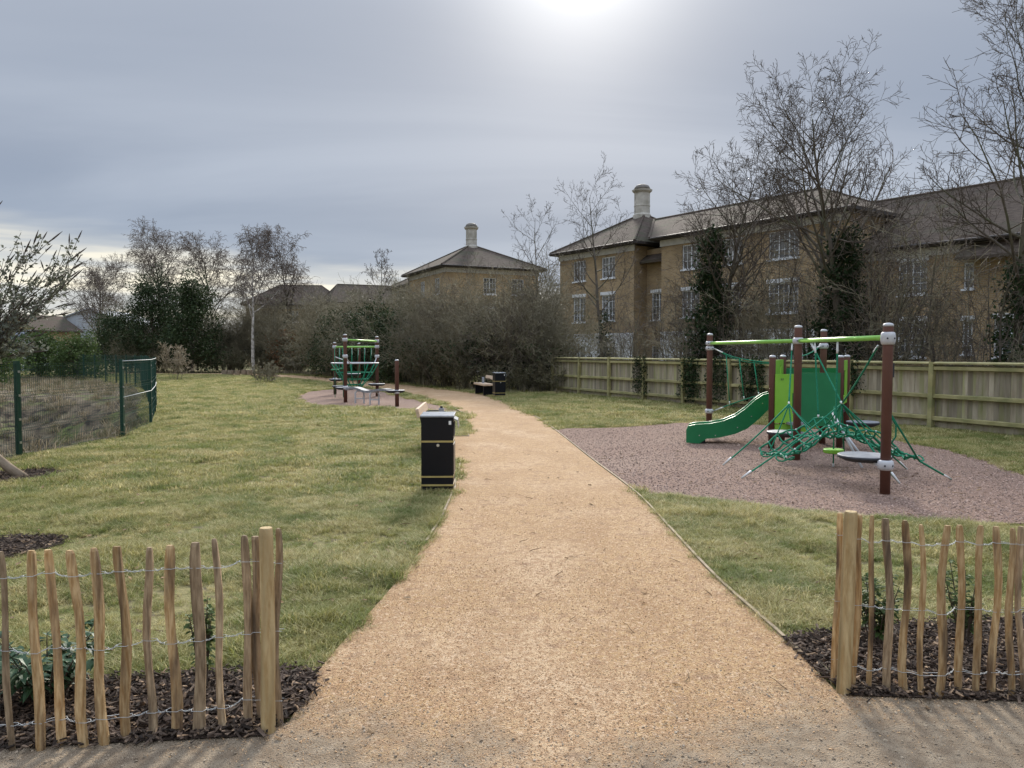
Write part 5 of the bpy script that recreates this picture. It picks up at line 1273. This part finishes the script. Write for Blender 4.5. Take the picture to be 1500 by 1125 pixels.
for i, (x, y, s, k) in enumerate([(-9.6, 46.8, 1.0, 1), (-11.4, 51.6, 1.1, 0), (-12.8, 54.0, 1.15, 2), (-15.0, 56.5, 1.1, 1), (-9.6, 49.6, 1.15, 2), (-17.0, 60.5, 1.15, 0), (-5.0, 43.5, 1.1, 2), (-20.0, 63.5, .9, 1), (-22.8, 63.6, .95, 0), (-21.8, 66, 1.1, 2), (-6.4, 46, 1.2, 0)]):
    put_shrub(k, (x, y, 0), s, 'olive grey twiggy shrub in the far hedge behind the small climbing frame', g2)
g3 = 'bare scrub behind the wooden fence'
for i, (s_, off, sc, k) in enumerate([(1.0, 1.6, .8, 3), (2.4, 2.3, .9, 4), (3.9, 1.6, .72, 3), (5.4, 2.6, .9, 4), (6.8, 1.7, .8, 3), (8.3, 2.4, 1.0, 4), (9.2, 2.6, .9, 3), (10.4, 1.7, .7, 3), (11.9, 2.4, .85, 4), (14.4, 2.0, 1.0, 4), (15.2, 2.8, .9, 3), (16.6, 2.0, .62, 4), (18.2, 1.6, .5, 3), (19.8, 2.2, .6, 4), (21.6, 2.2, .62, 4), (12.6, 3.2, 1.3, 4), (7.6, 3.2, 1.25, 3), (13.9, 3.0, 1.35, 3), (12.0, 4.2, 1.4, 4), (8.6, 4.2, 1.4, 4), (10.2, 3.6, 1.2, 3), (16.2, 3.4, .95, 4), (5.0, 4.0, 1.2, 4), (2.9, 4.2, 1.1, 3), (19.2, 4.0, .95, 4)]):
    p = FA + fdir * s_ + Vector((-fdir.y, fdir.x, 0)) * off
    put_shrub(k, (p.x, p.y, 0), sc, 'bare twiggy scrub between the wooden fence and the long brick block', g3)
gb = 'bramble banks along the far side of the path'
for x, y, s in ((-5.6, 40.6, .8), (-4.4, 38.2, .9), (-3.2, 36.1, .8), (-2.1, 34.0, .75), (-.9, 32.6, .65), (.3, 31.6, .7), (-7.0, 43.4, .9), (-8.6, 46.0, 1.0), (-10.4, 49.4, .9), (-13.0, 53.4, 1.0), (1.2, 31.2, .65), (-16.4, 58.4, .9), (-19.2, 60.4, 1.0), (-24.2, 61.8, 1.1), (-28.4, 62.4, 1.1), (-22.0, 61.6, 1.0), (-26.4, 62.4, 1.2), (-30.4, 62.6, 1.0)):
    put_shrub(5, (x, y, 0), s, 'low leafy bramble bank along the far side of the path', gb)
g4 = 'tall shrubs in front of the far brown roofs'
for x, y, s, k in ((-21.6, 67, 1.35, 2), (-19.2, 67, 1.3, 0), (-16.8, 66, 1.3, 2), (-14.8, 63, 1.25, 0), (-12.6, 60, 1.2, 2), (-10.0, 53, 1.1, 0), (-8.0, 51, 1.15, 2), (-25.5, 68, 1.3, 0), (-35.5, 68, 1.0, 2), (-20.2, 63.6, 1.25, 0), (-26.8, 65.5, 1.4, 1), (-31.0, 66.5, 1.35, 0), (-24.0, 66, 1.45, 1), (-34.0, 68.5, 1.2, 1), (-28.8, 65.5, 1.3, 1), (-18.2, 64, 1.3, 2), (-23.4, 64.5, 1.15, 0), (-29.2, 69, 1.3, 2), (-6.5, 49, 1.1, 0)):
    put_shrub(k, (x, y, 0), s, 'tall olive grey shrub in front of the far brown roofs', g4)
for i, (x, y, s, k) in enumerate([(-28.2, 60.8, .6, 0), (-25.9, 61.2, .6, 1), (-30.5, 61.6, .65, 2), (-23.0, 61.2, .5, 0)]):
    put_shrub(k, (x, y, 0), s, 'pale twiggy bush at the foot of the dark evergreens', 'bushes under the evergreens')
shrub_proto(131, 7, 1.9, .9, dict(n=[7, 5, 4], rmin=.012), None, 'twiglight', 'young_tree', 'small bare young tree on the far lawn near the mesh fence', 'tree', (G(258, 557).x, G(258, 557).y, 0))
shrub_proto(132, 14, 1.05, 1.2, dict(n=[6, 4, 3], rmin=.012), None, 'twigpale', 'bare_bush', 'small round bare bush on the far lawn', 'shrub', (G(389, 561).x, G(389, 561).y, 0))
lg = thing('log_pile', 'row of short sawn logs beside the far path', 'log', (G(355, 549).x, G(355, 549).y - 1.0, 0)); LR = random.Random(4)
for i in range(5):
    q = MB(); x = -.9 + .45 * i; q.lathe([(.19, 0), (.21, .1), (.2, .34 + .05 * LR.random())], (x, LR.uniform(-.1, .1), 0), 10); obj('log', q, M['log'], lg)

# ivy on the wooden fence
def fence_ivy(label, s_, w, z0, z1, n, seed):
    rr = random.Random(seed); t = thing('ivy_plant', label, 'ivy', FA + fdir * s_, frz, 'ivy on the wooden fence'); lb = MB(); st = MB()
    for k in range(10):
        x = rr.gauss(0, w * .5); pts = [Vector((x, -.10, 1.44))]; z = 1.44
        while z > z0 + rr.random() * .5:
            z -= .16; x += rr.gauss(0, .05); pts.append(Vector((x, -.085 - .03 * rr.random(), z)))
        st.tube(pts, .005, 4)
        for p in pts:
            for _ in range(max(1, int(n / 100))): leaf_cloud(lb, rr, [p], 2, .036, .055, 0)
    obj('stem', st, M['bark'], t); obj('foliage', lb, M['ivy'], t)
for i, (s_, w, n, lab) in enumerate([(6.4, .35, 500, 'thin ivy hanging on the fence bay just left of the densest ivy'), (9.0, .75, 1100, 'densest ivy patch on the fence left of the back tower post'), (10.1, .4, 600, 'narrow ivy strand beside a fence post right of the dense ivy'), (11.5, .6, 900, 'ivy patch on the fence behind the rope rail of the tower'), (14.9, .22, 500, 'ivy tuft hanging over the fence top right of the tower panels')]):
    fence_ivy(lab, s_, w, .2 if i != 4 else .55, 1.5, n, 200 + i)

# leaning shrub at the left edge
def leaning():
    rr = random.Random(301); t = thing('leaning_shrub', 'leaning grey leaved shrub with seed spikes at the left edge of the lawn', 'shrub', (-6.62, 10.3, 0))
    a, b, lb, sp = MB(), MB(), MB(), MB()
    tr = [Vector(p) for p in ((-6.60, 10.3, -.03), (-6.82, 10.3, .13), (-7.15, 10.3, .42), (-7.45, 10.32, .85), (-7.6, 10.35, 1.35))]
    a.tube(tr, [.07, .062, .055, .05, .045], 9)
    cen = Vector((-7.10, 10.3, 2.62))
    for k in range(64):
        while True:
            q = Vector((rr.uniform(-1, 1), rr.uniform(-1, 1), rr.uniform(-1, 1)))
            if .35 < q.length < 1: break
        tgt = cen + Vector((q.x * 1.35, q.y * .9, q.z * 1.15)); s0 = tr[-1 - (k % 2)] + Vector((rr.gauss(0, .05), 0, rr.uniform(-.1, .3)))
        mid = s0.lerp(tgt, .5) + Vector((rr.gauss(0, .1), rr.gauss(0, .1), .22 + rr.gauss(0, .1)))
        pts = [s0.lerp(mid, i / 5).lerp(mid.lerp(tgt, i / 5), i / 5) for i in range(6)]
        b.tube(pts, [.010, .009, .008, .006, .005, .003], 4, cap=False)
        for j in range(9):
            f = rr.uniform(1.6, 4.95); i = int(f); p = pts[i].lerp(pts[i + 1], f - i); d = vnorm(pts[i + 1] - pts[i]) + Vector((rr.gauss(0, .5), rr.gauss(0, .5), .25 + rr.gauss(0, .3))); ln = rr.uniform(.2, .5)
            tp = [p, p + vnorm(d) * ln * .5, p + vnorm(d) * ln + Vector((0, 0, .03))]; b.tube(tp, [.006, .004, .003], 3, cap=False)
            leaf_cloud(lb, rr, [x.lerp(y, w) for x, y in zip(tp, tp[1:]) for w in (0, .35, .7, 1)], 15, .030, .022, 0)
            if rr.random() < .30:
                e = tp[-1]; dd = vnorm(tp[-1] - tp[0]); sp.tube([e, e + dd * .04, e + dd * .09, e + dd * .14], [.005, .010, .008, .002], 5)
        if q.x > .2 or q.z > .4:
            e = pts[-1]; dd = vnorm(pts[-1] - pts[-2]); sp.tube([e, e + dd * .05, e + dd * .13, e + dd * .21], [.006, .012, .010, .002], 5)
    obj('trunk', a, M['log'], t, smooth=True, world=True); obj('branch', b, M['twig'], t, smooth=True, world=True); obj('foliage', lb, M['budd'], t, world=True); obj('seed_spike', sp, M['seed'], t, world=True)
leaning()

# young plants in the beds
def leafy(name, label, loc, h, w, stems, seed, m, ll, lw, per, droop=.2):
    rr = random.Random(seed); t = thing(name, label, 'plant', loc); st = MB(); lb = MB()
    for k in range(stems):
        an = rr.uniform(0, 6.28); rad = w * math.sqrt(rr.random()); top = Vector((math.cos(an) * rad, math.sin(an) * rad, h * rr.uniform(.55, 1.05))); bs = Vector((top.x * .25, top.y * .25, 0))
        pts = [bs.lerp(top, i / 4) + Vector((0, 0, .03 * math.sin(i / 4 * 3.1))) for i in range(5)]; st.tube(pts, [.005, .004, .004, .003, .002], 4, cap=False)
        for j in range(per):
            f = rr.uniform(.25, 1) * 4; i = min(3, int(f)); p = pts[i].lerp(pts[i + 1], f - i); a2 = rr.uniform(0, 6.28)
            u = vnorm(Vector((math.cos(a2), math.sin(a2), rr.uniform(-.3, .6)))); w_ = vnorm(u.cross(Vector((0, 0, 1)))); L_ = ll * rr.uniform(.6, 1.15); W_ = lw * rr.uniform(.8, 1.2); n = u.cross(w_)
            dz = Vector((0, 0, -droop * L_)); A = p; B = p + u * L_ * .35; C = p + u * L_ * .7 + dz * .5; D = p + u * L_ + dz
            cup = vnorm(w_.cross(u)) * W_ * .18
            lb.add([tuple(A), tuple(B + w_ * W_ / 2 + cup), tuple(B), tuple(B - w_ * W_ / 2 + cup), tuple(C + w_ * W_ * .38 + cup), tuple(C), tuple(C - w_ * W_ * .38 + cup), tuple(D)], [(0, 1, 2), (0, 2, 3), (1, 4, 5, 2), (2, 5, 6, 3), (4, 7, 5), (5, 7, 6)])
    obj('stem', st, M['twig'], t); obj('foliage', lb, M[m], t)
leafy('glossy_shrub', 'low dark glossy leaved shrub behind the left paling fence', (G(45, 1050).x, 3.62, .02), .31, .30, 30, 401, 'laurel', .095, .034, 11, .35)
leafy('young_shrub', 'thin upright young shrub behind the left paling fence', (G(302, 1015).x, 3.72, .02), .46, .07, 10, 402, 'greenbush', .045, .024, 26)
leafy('young_shrub', 'bushy young shrub next to the right fence post', (2.08, 4.30, .02), .40, .13, 15, 403, 'greenbush', .055, .028, 24)
leafy('young_shrub', 'thin young shrub further along the right paling fence', (2.62, 4.35, .02), .46, .14, 14, 404, 'greenbush', .050, .025, 22)
